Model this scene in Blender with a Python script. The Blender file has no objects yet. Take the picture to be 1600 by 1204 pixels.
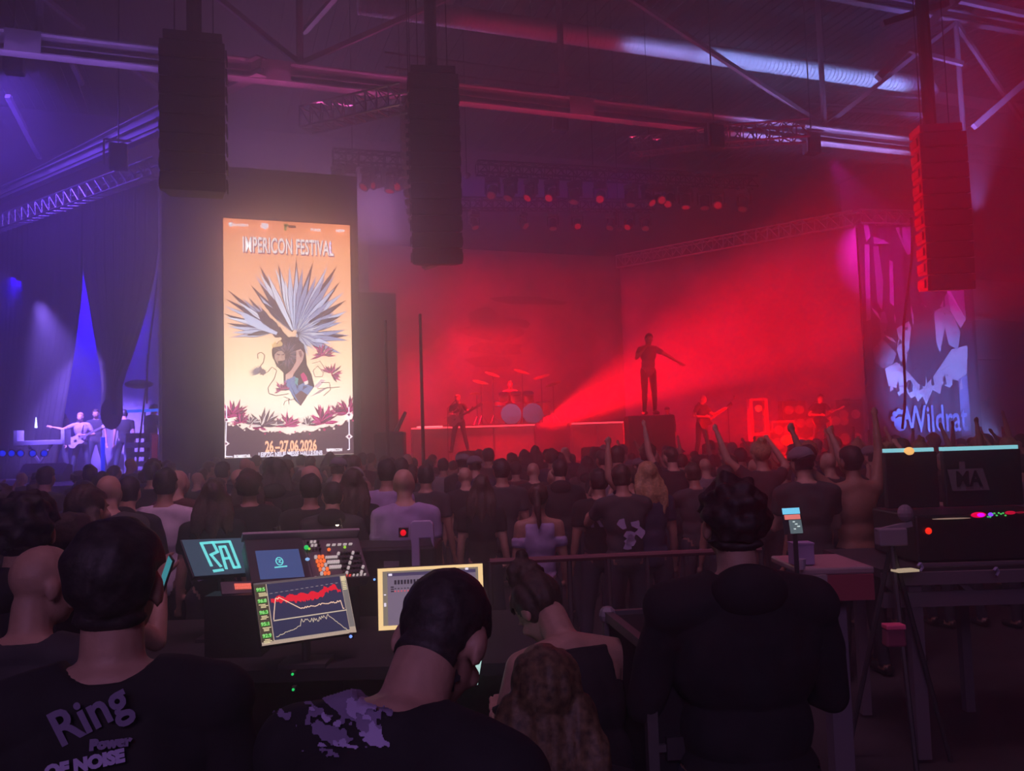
import bpy, bmesh, math, random
import numpy as np
from mathutils import Vector, Matrix, noise as mnoise
random.seed(7)
S = bpy.context.scene
COL = S.collection
R = math.radians

# ------------------------------------------------------------------ camera, world, lights, exposure
F = 1300.0
CAMZ = 1.9
YAW, PITCH, ROLL = R(-19.6), R(3.9), R(-1.75)
cd = bpy.data.cameras.new('camera'); cam = bpy.data.objects.new('camera', cd); COL.objects.link(cam)
CR = Matrix.Rotation(YAW, 4, 'Z') @ Matrix.Rotation(math.pi/2 + PITCH, 4, 'X') @ Matrix.Rotation(ROLL, 4, 'Z')
cam.matrix_world = Matrix.Translation((0, 0, CAMZ)) @ CR
cd.sensor_width = 36; cd.lens = 36*F/1600; cd.clip_start = .05; cd.clip_end = 200
S.camera = cam
S.view_settings.view_transform = 'Standard'; S.view_settings.look = 'None'
S.view_settings.gamma = 1; S.view_settings.use_curve_mapping = False
S.view_settings.exposure = 0.0
cy = S.cycles
cy.use_denoising = True; cy.use_adaptive_sampling = False; cy.use_light_tree = True
cy.max_bounces = 4; cy.diffuse_bounces = 2; cy.glossy_bounces = 2; cy.transmission_bounces = 2
cy.volume_bounces = 1; cy.sample_clamp_indirect = 3; cy.sample_clamp_direct = 12
cy.caustics_reflective = False; cy.caustics_refractive = False
w = bpy.data.worlds.new('world'); S.world = w; w.use_nodes = True
w.node_tree.nodes['Background'].inputs[0].default_value = (.30, .12, .42, 1)
w.node_tree.nodes['Background'].inputs[1].default_value = .0

def ray(px, py):
    d = CR.to_3x3() @ Vector(((px-800)/F, -(py-602)/F, -1))
    return d
FW = Vector((-math.sin(YAW), math.cos(YAW), 0))     # level viewing direction
O = Vector((0, 0, CAMZ))
def at(px, py, D):                                   # point seen at a pixel, D metres ahead (level)
    d = ray(px, py); return O + d*(D/d.dot(FW))
def onY(px, py, Y):
    d = ray(px, py); return O + d*(Y/d.y)
def onZ(px, py, Z):
    d = ray(px, py); return O + d*((Z-CAMZ)/d.z)
def lin(r, g, b):
    return tuple(((c/255+.055)/1.055)**2.4 if c > 10 else c/255/12.92 for c in (r, g, b))

def spot(name, p, tgt, power, col, angle, blend=.5, size=.15):
    l = bpy.data.lights.new(name, 'SPOT'); l.energy = power; l.color = col
    l.spot_size = R(angle); l.spot_blend = blend; l.shadow_soft_size = size
    o = bpy.data.objects.new(name, l); COL.objects.link(o); o.location = p
    o.rotation_euler = (Vector(tgt)-Vector(p)).to_track_quat('-Z', 'Y').to_euler(); return o
def area(name, p, tgt, power, col, sx, sy):
    l = bpy.data.lights.new(name, 'AREA'); l.energy = power; l.color = col
    l.shape = 'RECTANGLE'; l.size = sx; l.size_y = sy
    o = bpy.data.objects.new(name, l); COL.objects.link(o); o.location = p
    o.rotation_euler = (Vector(tgt)-Vector(p)).to_track_quat('-Z', 'Y').to_euler(); return o
def point(name, p, power, col, r=.1):
    l = bpy.data.lights.new(name, 'POINT'); l.energy = power; l.color = col; l.shadow_soft_size = r
    o = bpy.data.objects.new(name, l); COL.objects.link(o); o.location = p; return o
RED = (1, .0, .015)
BEAM0 = at(835, 668, 25)
LT = {}
LT['beam'] = spot('red_beam_light', BEAM0, at(1480, 330, 17), 182000, (1, 0, 0.008), 26, .35, .1)
LT['beam2'] = spot('red_beam_light', BEAM0, at(1500, 470, 17), 15000, (1, 0, 0), 9, .6, .1)
LT['beam3'] = spot('red_beam_light', at(850, 672, 24.5), at(1100, 560, 18), 30000, (1, 0, 0.005), 16, .8, .1)
LT['wash'] = area('stage_wash_light', onY(820, 330, 21.5), onY(800, 640, 27), 60, (1, 0, 0.09), 6, 1.5)
LT['amp'] = area('amp_fill_light', at(1190, 650, 21.6), at(1205, 672, 25), 420, (1, .0, .0), 2.2, .4)  # added unseen panel that brightens the amplifier fronts
LT['drum'] = area('drum_light', at(760, 520, 23), at(760, 680, 26), 1450, (1, 0, 0.01), 2, 1)
LT['low'] = spot('red_low_light', at(1075, 664, 23.6), at(1290, 668, 23.9), 5000, (1, .0, .0), 40, .8)
LT['sideL'] = spot('side_stage_light', at(60, 470, 19.5), at(130, 690, 23), 21700, (0.245, 0.134, 1), 50, .6)
LT['washL'] = area('side_stage_wash', at(-60, 120, 20), at(60, 560, 24), 1250, (0.165, 0.066, 1), 3, 3)
LT['backL'] = area('side_backdrop_light', at(120, 440, 24.5), at(140, 640, 26.5), 1030, (0.02, 0, 1), 4, .5)
LT['roof'] = area('roof_wash_light', onY(470, 330, 32), onY(470, 90, 28), 300, (0.8, 0.34, 1), 7, 4)
def strip(name, pa, pb, Y, Z, power, col, w_=.12, tz=1.0, ty=.4):
    a = onY(pa, 150, Y).x; b = onY(pb, 150, Y).x; o = area(name, Vector(((a+b)/2, Y, Z)), Vector(((a+b)/2, Y+ty, Z+tz)), power, col, b-a, w_); o.data.spread = R(52 if 'duct' in name else 100); return o
LT['bup'] = strip('duct_fill_strip', 1130, 1440, 21.25, 12.7, 170, (.28, .38, 1), .12, 1, .75)  # added unseen fills that brighten the duct from below
LT['bup2'] = strip('duct_fill_strip', 1000, 1130, 21.25, 12.9, 14, (.34, .34, 1), .12, 1, .75)
LT['bup3'] = strip('duct_fill_strip', 720, 1000, 21.25, 12.9, 2.5, (1, .02, .12), .12, 1, .75)
LT['girder'] = strip('girder_fill_strip', 1170, 1420, 19.7, 10.1, 170, (.42, .3, 1), .1, .8, .35)  # added unseen fills that brighten the girder from below
LT['girder2'] = strip('girder_fill_strip', 640, 1170, 19.7, 10.1, 36, (1, .04, .16), .1, .8, .35)
LT['girder3'] = strip('girder_fill_strip', -100, 250, 19.7, 10.1, 34, (.4, .18, 1), .1, .8, .35)
LT['girder4'] = strip('girder_fill_strip', 340, 640, 19.7, 10.1, 24, (1, .12, .5), .1, .8, .35)
LT['post'] = spot('post_light', at(1530, 330, 23.6), at(1500, 120, 25.5), 7000, (0.3, 0.2, 1), 50, .8)
LT['bfr'] = spot('banner_light', at(1560, 690, 20), at(1450, 600, 26), 11500, (.2, .3, 1), 38, .8)
LT['btop'] = spot('banner_top_light', at(1300, 250, 21), at(1400, 420, 25.6), 5200, (.85, .02, .7), 34, .8)
LT['right'] = area('right_haze_fill', at(1640, 120, 15), at(1500, 500, 19), 110, (1, 0, 0.2), 4, 4)  # added fill at the right, brightening the red haze there
LT['house'] = area('hall_fill_light', Vector((1, 8, 15.6)), Vector((1, 8, 0)), 45, (0.35, 0.05, 1), 24, 14)  # added ceiling fill that brightens the haze over the crowd
LT['rear'] = area('crowd_fill_light', Vector((.5, 3, 9.5)), Vector((2.6, 9.5, 1)), 135, (1, 0.4, 0.72), 4, 3)  # added fill from above for the backs of the crowd
LT['back'] = area('stage_back_light', onY(820, 300, 26), onY(900, 800, 9), 18, (0.2, 0, 1), 9, 1)
LT['front'] = spot('singer_fill_light', Vector((13, 5, 11)), at(1000, 640, 21), 16200, (1, 0, 0), 30, .6)  # added unseen spot brightening the front of the singer
LT['near'] = area('near_fill_light', Vector((-2, -4, 5)), Vector((0, 1.5, 1.2)), 42, (0.75, 0.4, 1), 3, 2)  # added violet fill behind the camera for the nearest people

LT['rear'].data.spread = R(95); LT['near'].data.spread = R(110)
# ------------------------------------------------------------------ materials
MATS = {}
def mat(name, col, rough=.65, metal=0, emit=None, strength=0, grain=0, scale=8, sheen=0, double=True):
    if name in MATS: return MATS[name]
    m = bpy.data.materials.new(name); m.use_nodes = True; nt = m.node_tree; b = nt.nodes['Principled BSDF']
    b.inputs['Base Color'].default_value = (*col, 1); b.inputs['Roughness'].default_value = rough
    b.inputs['Metallic'].default_value = metal
    if sheen: b.inputs['Sheen Weight'].default_value = sheen
    if grain:
        tc = nt.nodes.new('ShaderNodeTexCoord'); n = nt.nodes.new('ShaderNodeTexNoise'); n.inputs['Scale'].default_value = scale
        n.inputs['Detail'].default_value = 3
        r = nt.nodes.new('ShaderNodeValToRGB')
        r.color_ramp.elements[0].position = .3; r.color_ramp.elements[1].position = .7
        r.color_ramp.elements[0].color = (*[c*(1-grain) for c in col], 1); r.color_ramp.elements[1].color = (*[min(1, c*(1+grain)) for c in col], 1)
        nt.links.new(tc.outputs['Object'], n.inputs['Vector']); nt.links.new(n.outputs['Fac'], r.inputs['Fac'])
        nt.links.new(r.outputs['Color'], b.inputs['Base Color'])
        bp = nt.nodes.new('ShaderNodeBump'); bp.inputs['Strength'].default_value = .25; bp.inputs['Distance'].default_value = .01
        nt.links.new(n.outputs['Fac'], bp.inputs['Height']); nt.links.new(bp.outputs['Normal'], b.inputs['Normal'])
    if emit:
        b.inputs['Emission Color'].default_value = (*emit, 1); b.inputs['Emission Strength'].default_value = strength
    m.diffuse_color = (*col, 1)
    MATS[name] = m; return m
def glow(name, rgb, strength, sample=False):
    if name in MATS: return MATS[name]
    m = mat(name, tuple(c*.6 for c in lin(*rgb)), .5, 0, lin(*rgb), strength)
    if not sample: m.cycles.emission_sampling = 'NONE'
    return m
def vcol(name, emit=0, rough=.7, sample=False):
    m = bpy.data.materials.new(name); m.use_nodes = True; nt = m.node_tree; b = nt.nodes['Principled BSDF']
    a = nt.nodes.new('ShaderNodeVertexColor'); a.layer_name = 'Col'
    b.inputs['Roughness'].default_value = rough
    if emit:
        nt.links.new(a.outputs['Color'], b.inputs['Base Color']); b.inputs['Specular IOR Level'].default_value = 0
        nt.links.new(a.outputs['Color'], b.inputs['Emission Color']); b.inputs['Emission Strength'].default_value = emit
        m.cycles.emission_sampling = 'FRONT' if sample else 'NONE'
    else: nt.links.new(a.outputs['Color'], b.inputs['Base Color'])
    return m
steel = mat('painted_steel', (.30, .29, .31), .5, .3, grain=.15, scale=6)
darksteel = mat('dark_steel', (.06, .055, .06), .55, .3, grain=.2)
alu = mat('truss_aluminium', (.55, .55, .58), .35, .8, grain=.1)
blackpl = mat('black_plastic', (.018, .017, .02), .5, grain=.2, scale=20)
blackcloth = mat('black_drape_cloth', (.022, .020, .024), .9, grain=.3, scale=3)
greyplastic = mat('grey_console_plastic', (.12, .11, .11), .45, grain=.1)
skin = mat('skin', (.42, .25, .18), .55, grain=.08, scale=30)
skin2 = mat('tanned_skin', (.30, .16, .11), .55, grain=.08, scale=30)
hairs = [mat('black_hair', (.026, .020, .020), .6, grain=.5, scale=60), mat('brown_hair', (.05, .03, .02), .6, grain=.4, scale=60),
         mat('blond_hair', (.30, .19, .09), .55, grain=.4, scale=60), mat('grey_hair', (.15, .14, .14), .6, grain=.4, scale=60)]
denim = mat('dark_denim', (.02, .024, .04), .85, grain=.2, scale=40)
shoe = mat('shoe_leather', (.02, .018, .018), .5)
SH = {'black': mat('black_cotton', (.014, .013, .015), .9, grain=.25, scale=12), 'charcoal': mat('charcoal_cotton', (.04, .038, .042), .9, grain=.25, scale=12),
      'navy': mat('navy_cotton', (.02, .025, .06), .9, grain=.2, scale=12), 'white': mat('white_cotton', (.55, .50, .56), .9, grain=.12, scale=12),
      'grey': mat('grey_cotton', (.16, .15, .17), .9, grain=.2, scale=12), 'maroon': mat('maroon_cotton', (.08, .015, .02), .9, grain=.2, scale=12),
      'lilac': mat('lilac_cotton', (.30, .24, .42), .9, grain=.15, scale=12)}

# ------------------------------------------------------------------ helpers
def wmat(o):
    m = Matrix.Identity(4)
    while o is not None:
        m = Matrix.LocRotScale(o.location, o.rotation_euler, o.scale) @ m; o = o.parent
    return m
class MB:
    def __init__(s): s.v = []; s.f = []; s.c = []
    def add(s, vs, fs, col=None):
        n = len(s.v); s.v += [Vector(v) for v in vs]; s.f += [tuple(i+n for i in f) for f in fs]; s.c += [col]*len(fs); return s
    def box(s, c, size, M=None, taper=1):
        x, y, z = (k/2 for k in size); c = Vector(c)
        vs = []
        for dz in (-1, 1):
            t = taper if dz > 0 else 1
            for dx, dy in ((-1, -1), (1, -1), (1, 1), (-1, 1)):
                p = Vector((dx*x*t, dy*y*t, dz*z)); vs.append(c + (M @ p if M else p))
        return s.add(vs, [(0, 3, 2, 1), (4, 5, 6, 7), (0, 1, 5, 4), (1, 2, 6, 5), (2, 3, 7, 6), (3, 0, 4, 7)])
    def bar(s, a, b, w, h=None, up=Vector((0, 0, 1))):
        a = Vector(a); b = Vector(b); h = h or w; d = (b-a); L = d.length; d.normalize()
        if abs(d.dot(up)) > .98: up = Vector((0, 1, 0))
        x = d.cross(up).normalized(); z = x.cross(d)
        M = Matrix((x, d, z)).transposed()
        return s.box((a+b)/2, (w, L, h), M)
    def tube(s, a, b, r0, r1=None, n=8, caps=True):
        a = Vector(a); b = Vector(b); r1 = r0 if r1 is None else r1; d = (b-a).normalized()
        x = d.orthogonal().normalized(); y = d.cross(x); vs = []
        for p, r in ((a, r0), (b, r1)):
            for i in range(n):
                t = 2*math.pi*i/n; vs.append(p + x*math.cos(t)*r + y*math.sin(t)*r)
        fs = [(i, (i+1) % n, n+(i+1) % n, n+i) for i in range(n)]
        if caps: fs += [tuple(reversed(range(n))), tuple(range(n, 2*n))]
        return s.add(vs, fs)
    def path(s, pts, r, n=6):
        for a, b in zip(pts[:-1], pts[1:]): s.tube(a, b, r, r, n)
        return s
    def ell(s, c, r, M=None, n=16, m=10):
        c = Vector(c); vs = [Vector((0, 0, -r[2]))]
        for j in range(1, m):
            p = math.pi*j/m
            for i in range(n):
                t = 2*math.pi*i/n
                vs.append(Vector((r[0]*math.sin(p)*math.cos(t), r[1]*math.sin(p)*math.sin(t), -r[2]*math.cos(p))))
        vs.append(Vector((0, 0, r[2])))
        if M: vs = [M @ v for v in vs]
        vs = [v+c for v in vs]; fs = [(0, 1+(i+1) % n, 1+i) for i in range(n)]
        for j in range(m-2):
            for i in range(n):
                a = 1+j*n; fs.append((a+i, a+(i+1) % n, a+n+(i+1) % n, a+n+i))
        l = len(vs)-1; a = 1+(m-2)*n; fs += [(a+i, a+(i+1) % n, l) for i in range(n)]
        return s.add(vs, fs)
    def lathe(s, c, prof, M=None, n=20):
        c = Vector(c); vs = []
        for r, z in prof:
            for i in range(n):
                t = 2*math.pi*i/n; p = Vector((r*math.cos(t), r*math.sin(t), z)); vs.append(c+(M @ p if M else p))
        fs = []
        for j in range(len(prof)-1):
            for i in range(n): fs.append((j*n+i, j*n+(i+1) % n, (j+1)*n+(i+1) % n, (j+1)*n+i))
        fs += [tuple(reversed(range(n))), tuple(range((len(prof)-1)*n, len(prof)*n))]
        return s.add(vs, fs)
    def prism(s, pts, off):
        n = len(pts); pts = [Vector(p) for p in pts]; off = Vector(off)
        return s.add(pts+[p+off for p in pts], [tuple(range(n)), tuple(reversed(range(n, 2*n)))]+[(i, n+i, n+(i+1) % n, (i+1) % n) for i in range(n)])
    def build(s, name, m, parent=None, world=True, smooth=False, bevel=0):
        me = bpy.data.meshes.new(name)
        vs = s.v
        if parent is not None and world:
            inv = wmat(parent).inverted(); vs = [inv @ v for v in vs]
        me.from_pydata([tuple(v) for v in vs], [], s.f)
        if any(c is not None for c in s.c):
            ca = me.color_attributes.new('Col', 'FLOAT_COLOR', 'CORNER')
            k = 0
            for p, c in zip(me.polygons, s.c):
                for li in range(p.loop_total):
                    cc = c if c is not None else (1, 1, 1)
                    if isinstance(cc, list): cc = cc[li]
                    ca.data[k].color = (*cc, 1); k += 1
        me.materials.append(m); me.update()
        if smooth: me.shade_smooth()
        o = bpy.data.objects.new(name, me); COL.objects.link(o)
        if parent is not None: o.parent = parent
        if bevel:
            b = o.modifiers.new('bevel', 'BEVEL'); b.width = bevel; b.segments = 2; b.limit_method = 'ANGLE'
        return o
def tag(o, label=None, cat=None, group=None, kind=None):
    if label: o['label'] = label
    if cat: o['category'] = cat
    if group: o['group'] = group
    if kind: o['kind'] = kind
    return o
def thing(name, label, cat, loc=(0, 0, 0), rz=0, group=None, rot=None):
    o = bpy.data.objects.new(name, None); COL.objects.link(o); o.location = loc
    o.rotation_euler = rot if rot else (0, 0, rz); o.empty_display_size = .1
    return tag(o, label, cat, group)
def struct(o): o['kind'] = 'structure'; return o
def copy_tree(o, parent=None):
    c = o.copy(); COL.objects.link(c); c.parent = parent
    for ch in o.children: copy_tree(ch, c)
    return c
def text(s, size, name, m, parent, M, ext=.002, xs=1.0, bold=0.0, align='CENTER', spacing=1.0, label=None):
    cu = bpy.data.curves.new('t', 'FONT'); cu.body = s; cu.size = size; cu.extrude = ext; cu.offset = bold
    cu.align_x = align; cu.align_y = 'CENTER'; cu.space_character = spacing; cu.resolution_u = 3
    o = bpy.data.objects.new('t', cu); COL.objects.link(o)
    dg = bpy.context.evaluated_depsgraph_get(); dg.update()
    me = bpy.data.meshes.new_from_object(o.evaluated_get(dg)); bpy.data.objects.remove(o)
    T = M @ Matrix.Diagonal((xs, 1, 1, 1))
    if parent is not None: T = wmat(parent).inverted() @ T
    me.transform(T); me.materials.clear(); me.materials.append(m); me.name = name
    ob = bpy.data.objects.new(name, me); COL.objects.link(ob); ob.parent = parent
    if label: ob['label'] = label
    return ob
# ------------------------------------------------------------------ hall shell
YB = 20.1                                           # plane of the main roof truss
floorm = mat('hall_concrete', (.035, .032, .035), .7, grain=.4, scale=1.5)
wallm = mat('hall_wall_paint', (.26, .23, .30), .85, grain=.2, scale=.6)
roofm = mat('roof_sheet_steel', (.02, .018, .021), .7, .1, grain=.3, scale=1)
X0, X1, Y0, Y1, ZR = -26, 34, -9, 38, 16.2
struct(MB().box(((X0+X1)/2, (Y0+Y1)/2, -.1), (X1-X0, Y1-Y0, .2)).build('floor', floorm))
cl = struct(MB().box(((X0+X1)/2, (Y0+Y1)/2, ZR+.1), (X1-X0, Y1-Y0, .2)).build('ceiling', roofm))
m = MB()
for i in range(150):                                 # corrugated roof sheet ribs
    x = X0+.2+i*.4
    m.box((x, (Y0+Y1)/2, ZR-.03), (.12, Y1-Y0-.2, .06))
r = m.build('roof_sheet_rib', roofm, cl, False); r['kind'] = 'stuff'
struct(MB().box(((X0+X1)/2, Y1+.1, ZR/2), (X1-X0, .2, ZR)).build('wall_back', wallm))
struct(MB().box((X0-.1, (Y0+Y1)/2, ZR/2), (.2, Y1-Y0, ZR)).build('wall_left', wallm))
struct(MB().box((X1+.1, (Y0+Y1)/2, ZR/2), (.2, Y1-Y0, ZR)).build('wall_right', wallm))
struct(MB().box(((X0+X1)/2, Y0-.1, ZR/2), (X1-X0, .2, ZR)).build('wall_front', roofm))

def ibeam(m, a, b, h=.42, w=.26, t=.035):
    a = Vector(a); b = Vector(b); u = Vector((0, 0, h/2))
    m.bar(a+u, b+u, w, t); m.bar(a-u, b-u, w, t); m.bar(a, b, t, h)
    m.bar(a-u*.15, b-u*.15, w*.55, t*.8)
    return m
def beam_along(name, p, q, h, w_, label, hmat=steel, cat='beam'):
    m = MB(); ibeam(m, p, q, h, w_); o = m.build(name, hmat); return tag(o, label, cat)
# main beam of the roof truss and its posts, diagonals and top chord
zb = 10.9
b0 = Vector((-24, YB, zb)); b1 = Vector((32, YB, zb))
truss_root = thing('roof_truss', 'long steel roof girder running across above the stage, double flanged', 'girder', (0, YB, zb))
m = MB(); ibeam(m, b0, b1, .46, .30); m.build('bottom_chord', steel, truss_root)
m = MB(); ibeam(m, b0+Vector((0, 0, 4.6)), b1+Vector((0, 0, 4.6)), .3, .25); m.build('top_chord', steel, truss_root)
xs = [onY(px, 190, YB).x for px in (-330, 60, 470, 880, 1288, 1504)]
xs += [onY(1504, 190, YB).x+3.6*k for k in (1, 2)]
for i, x in enumerate(xs):
    MB().tube((x, YB, zb+.2), (x, YB, zb+4.5), .085, n=10).build('post', steel, truss_root)
for i, (a, b) in enumerate(zip(xs[:-1], xs[1:])):
    q = (a+b)/2
    if i % 2: MB().bar((a, YB, zb+4.4), (b, YB, zb+.3), .12).build('diagonal', steel, truss_root)
    else: MB().bar((a, YB, zb+.3), (b, YB, zb+4.4), .12).build('diagonal', steel, truss_root)
for px, py in ((38, 45), (430, 97), (905, 160)):
    c = onY(px, py, YB); MB().box((c.x, YB-.16, zb), (.7, .03, .5)).build('splice_plate', steel, truss_root)
# cross girders that meet the main one at a skew
def zpt(px, py, Z): return onZ(px, py, Z)
sk = [((60, 280), (400, 104), 10.9, 'skewed steel roof girder meeting the main girder above the left stage'),
      ((400, 100), (515, 0), 10.9, 'thin red-lit steel brace rising from the main girder towards the roof')]
a = zpt(-60, 335, 10.9); b = zpt(420, 97, 10.9); b = a + (b-a)*.985
m = MB(); ibeam(m, a, b, .42, .28); tag(m.build('cross_girder', steel), sk[0][3], 'girder')
for (p, q, dz, lab) in [((475, 50, 22, 13.2), (530, -12, 19, 0), 0, 'red-lit diagonal steel rod left of the black speaker column top'),
                        ((98, 68, 21, 0), (128, 130, 24, 0), 0, 'short slanted red-lit roof brace over the left stage'),
                        ((12, 150, 22, 0), (62, 246, 24, 0), 0, 'slanted blue-lit roof brace at the far left'),
                        ((170, 75, 21, 0), (250, 140, 24, 0), 0, 'thin slanted brace between girder and black column'),
                        ((60, -10, 21, 0), (130, 45, 23, 0), 0, 'dark diagonal roof brace near the top left corner')]:
    tag(MB().bar(at(p[0], p[1], p[2]), at(q[0], q[1], q[2]), .13).build('roof_brace', steel), lab, 'brace')
# diagonals of the right-hand bay
for (p, q, w_, lab) in [((1372, 122, 24.5), (1486, 2, 24.5), .22, 'dark diagonal roof strut crossing in front of the blue-lit duct'),
                        ((1378, 38, 22), (1480, 5, 22.5), .16, 'short blue-lit steel bar high at the upper right'),
                        ((1522, 198, 25), (1602, 128, 25), .18, 'red-lit diagonal strut right of the bright vertical post'),
                        ((1500, 0, 25), (1620, 26, 25), .16, 'purple-lit bar running to the right at the roof edge'),
                        ((1398, 72, 24.5), (1505, 100, 24.5), .12, 'dark thin roof bar just above the duct end')]:
    tag(MB().bar(at(*p), at(*q), w_).build('roof_strut', steel), lab, 'strut')
# ventilation duct (ribbed)
DZ = 14.06
duct = thing('ventilation_duct', 'long ribbed silver ventilation duct, lit blue at its right end', 'duct', (0, 22, DZ))
ductm = mat('galvanised_duct', (.75, .75, .8), .45, .1, grain=.08, scale=3)
y = 22.1; xa = onY(560, 0, y).x; xb = onY(1450, 130, y).x
MB().tube((xa, y, DZ), (xb, y, DZ), .30, n=20).build('duct_run', ductm, duct, smooth=True)
MB().tube((xb+.3, y, DZ-.35), (onY(1640, 150, y).x, y, DZ-.35), .2, n=16).build('duct_tail', ductm, duct, smooth=True)
m = MB(); n = int((xb-xa)/.16)
for i in range(n): m.tube((xa+i*.16, y, DZ), (xa+i*.16+.035, y, DZ), .318, n=16, caps=False)
o = m.build('spiral_seam', ductm, duct); o['kind'] = 'stuff'
for i in range(9):
    x = xa+.8+i*(xb-xa-1)/9
    MB().tube((x, y, DZ+.25), (x, y, ZR-.02), .015, n=6).build('hanger_rod', darksteel, duct)
MB().tube((xb-.12, y, DZ), (xb+.28, y, DZ-.22), .30, .20, n=20).build('reducer', ductm, duct, smooth=True)
# second thin pipes above the main beam
for k, (pa, pb, Z, rr, lab) in enumerate([((600, 38), (985, 82), 12.3, .035, 'thin reddish cable tray pipe between girder and duct, upper one'),
                                     ((600, 57), (985, 94), 11.9, .035, 'thin reddish pipe below the cable tray pipe, above the girder')]):
    a = onY(*pa, 21.2); b = onY(*pb, 21.2)
    tag(MB().tube((a.x, 21.2, Z), (b.x, 21.2, Z), rr).build('conduit_pipe', steel), lab, 'pipe')
# catwalk grid above girder on the right
cwk = thing('catwalk', 'perforated steel catwalk section above the girder at upper right', 'catwalk', at(1360, 180, 25))
A = at(1290, 160, 25.5); B = at(1452, 190, 26.3); A.z = B.z = (A.z+B.z)/2
for off, nm in ((0, 'side_rail'), (.9, 'side_rail')):
    MB().bar(A+Vector((0, off, 0)), B+Vector((0, off, 0)), .05, .12).build(nm, alu, cwk)
    MB().bar(A+Vector((0, off, .55)), B+Vector((0, off, .55)), .04).build('handrail', alu, cwk)
for i in range(22):
    p = A.lerp(B, (i+.5)/22); MB().bar(p, p+Vector((.12, .9, 0)), .05, .03).build('slat', alu, cwk)

# ------------------------------------------------------------------ rigging trusses
def box_truss(name, a, b, s, label, group=None, n=None, m_=alu, r=.028):
    a = Vector(a); b = Vector(b); root = thing(name, label, 'truss', a, 0, group)
    d = (b-a); L = d.length; d.normalize(); side = d.cross(Vector((0, 0, 1))).normalized()*s/2; up = Vector((0, 0, s/2))
    cor = [side+up, side-up, -side-up, -side+up]
    for c in cor: MB().tube(a+c, b+c, r, n=8).build('chord', m_, root)
    n = n or max(3, int(L/s)); proto = None; inv = wmat(root).inverted()
    for i in range(n):
        t0 = a+d*(L*i/n); st = d*(L/n)
        mm = MB()
        for k in range(4):
            c0, c1 = cor[k], cor[(k+1) % 4]
            mm.tube(t0+c0, t0+st+c1, r*.62, n=5); mm.tube(t0+c0, t0+c1, r*.62, n=5)
        if proto is None: proto = mm.build('lattice_brace', m_, root)
        else:
            o = proto.copy(); COL.objects.link(o); o.location = d*(L*i/n)
    return root
a = zpt(-40, 366, 8.9); b = zpt(252, 262, 8.9)
TL0, TL1 = a, b
box_truss('lattice_truss', a, b, .42, 'blue-lit lattice truss carrying the black curtains over the left stage', n=26)
for (p, q) in [((-40, 322), (250, 196))]:
    a2 = zpt(*p, 10.1); b2 = zpt(*q, 10.1)
    m = MB(); ibeam(m, a2, b2, .35, .22); tag(m.build('track_beam', steel), 'blue-lit beam running above the curtain truss at the left', 'beam')
a = zpt(478, 188, 9.9); b = zpt(634, 152, 9.9)
box_truss('lattice_truss', a, b, .5, 'dim purple lattice truss left of the big black speaker column', n=9)
a = zpt(985, 230, 9.9); b = zpt(1122, 214, 9.9)
box_truss('lattice_truss', a, b, .42, 'red-lit lattice truss section under the girder, right of centre', n=8)
a = zpt(1118, 214, 9.9); b = zpt(1262, 204, 9.9)
box_truss('lattice_truss', a, b, .46, 'red and purple lattice truss section right of the hanging motor', n=7)
SP0 = zpt(968, 410, 8.4); SP1 = zpt(1336, 342, 8.4)
box_truss('lattice_truss', SP0, SP1, .45, 'red-lit lattice truss over the side screen, sloping up to the banner', n=22)
BN0 = at(1338, 340, 25.5); BN1 = at(1512, 350, 26.4); BN1.z = BN0.z
DB = (BN1-BN0).normalized()
box_truss('lattice_truss', BN0, BN1, .42, 'bright violet-lit lattice truss carrying the printed banner', n=9)

# ------------------------------------------------------------------ stages
STG = 1.3
deckm = mat('stage_deck_plywood', (.04, .035, .035), .5, grain=.3, scale=4)
def deck(name, x0, x1, y0, y1, z, label):
    root = thing(name, label, 'stage', ((x0+x1)/2, y0, 0))
    nx = max(1, round((x1-x0)/2)); ny = max(1, round((y1-y0)/2)); sx = (x1-x0)/nx; sy = (y1-y0)/ny; pr = None
    for i in range(nx):
        for j in range(ny):
            c = Vector((x0+(i+.5)*sx, y0+(j+.5)*sy, z-.06))
            if pr is None: pr = MB().box(c, (sx-.02, sy-.02, .12)).build('deck_panel', deckm, root); p0 = c
            else:
                o = pr.copy(); COL.objects.link(o); o.location = c-p0
    MB().box(((x0+x1)/2, y0-.03, z/2), (x1-x0, .06, z-.02)).build('front_skirt', blackcloth, root)
    return root
xl = onY(575, 700, 18).x; xr = onY(1350, 690, 18).x
deck('stage', xl+.4, xr-.2, 17.2, 28, STG, 'main stage deck with black skirt where the red-lit band plays')
deck('stage', -20, onY(250, 700, 19).x, 19, 27, STG, 'blue-lit side stage deck left of the poster screen')

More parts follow.
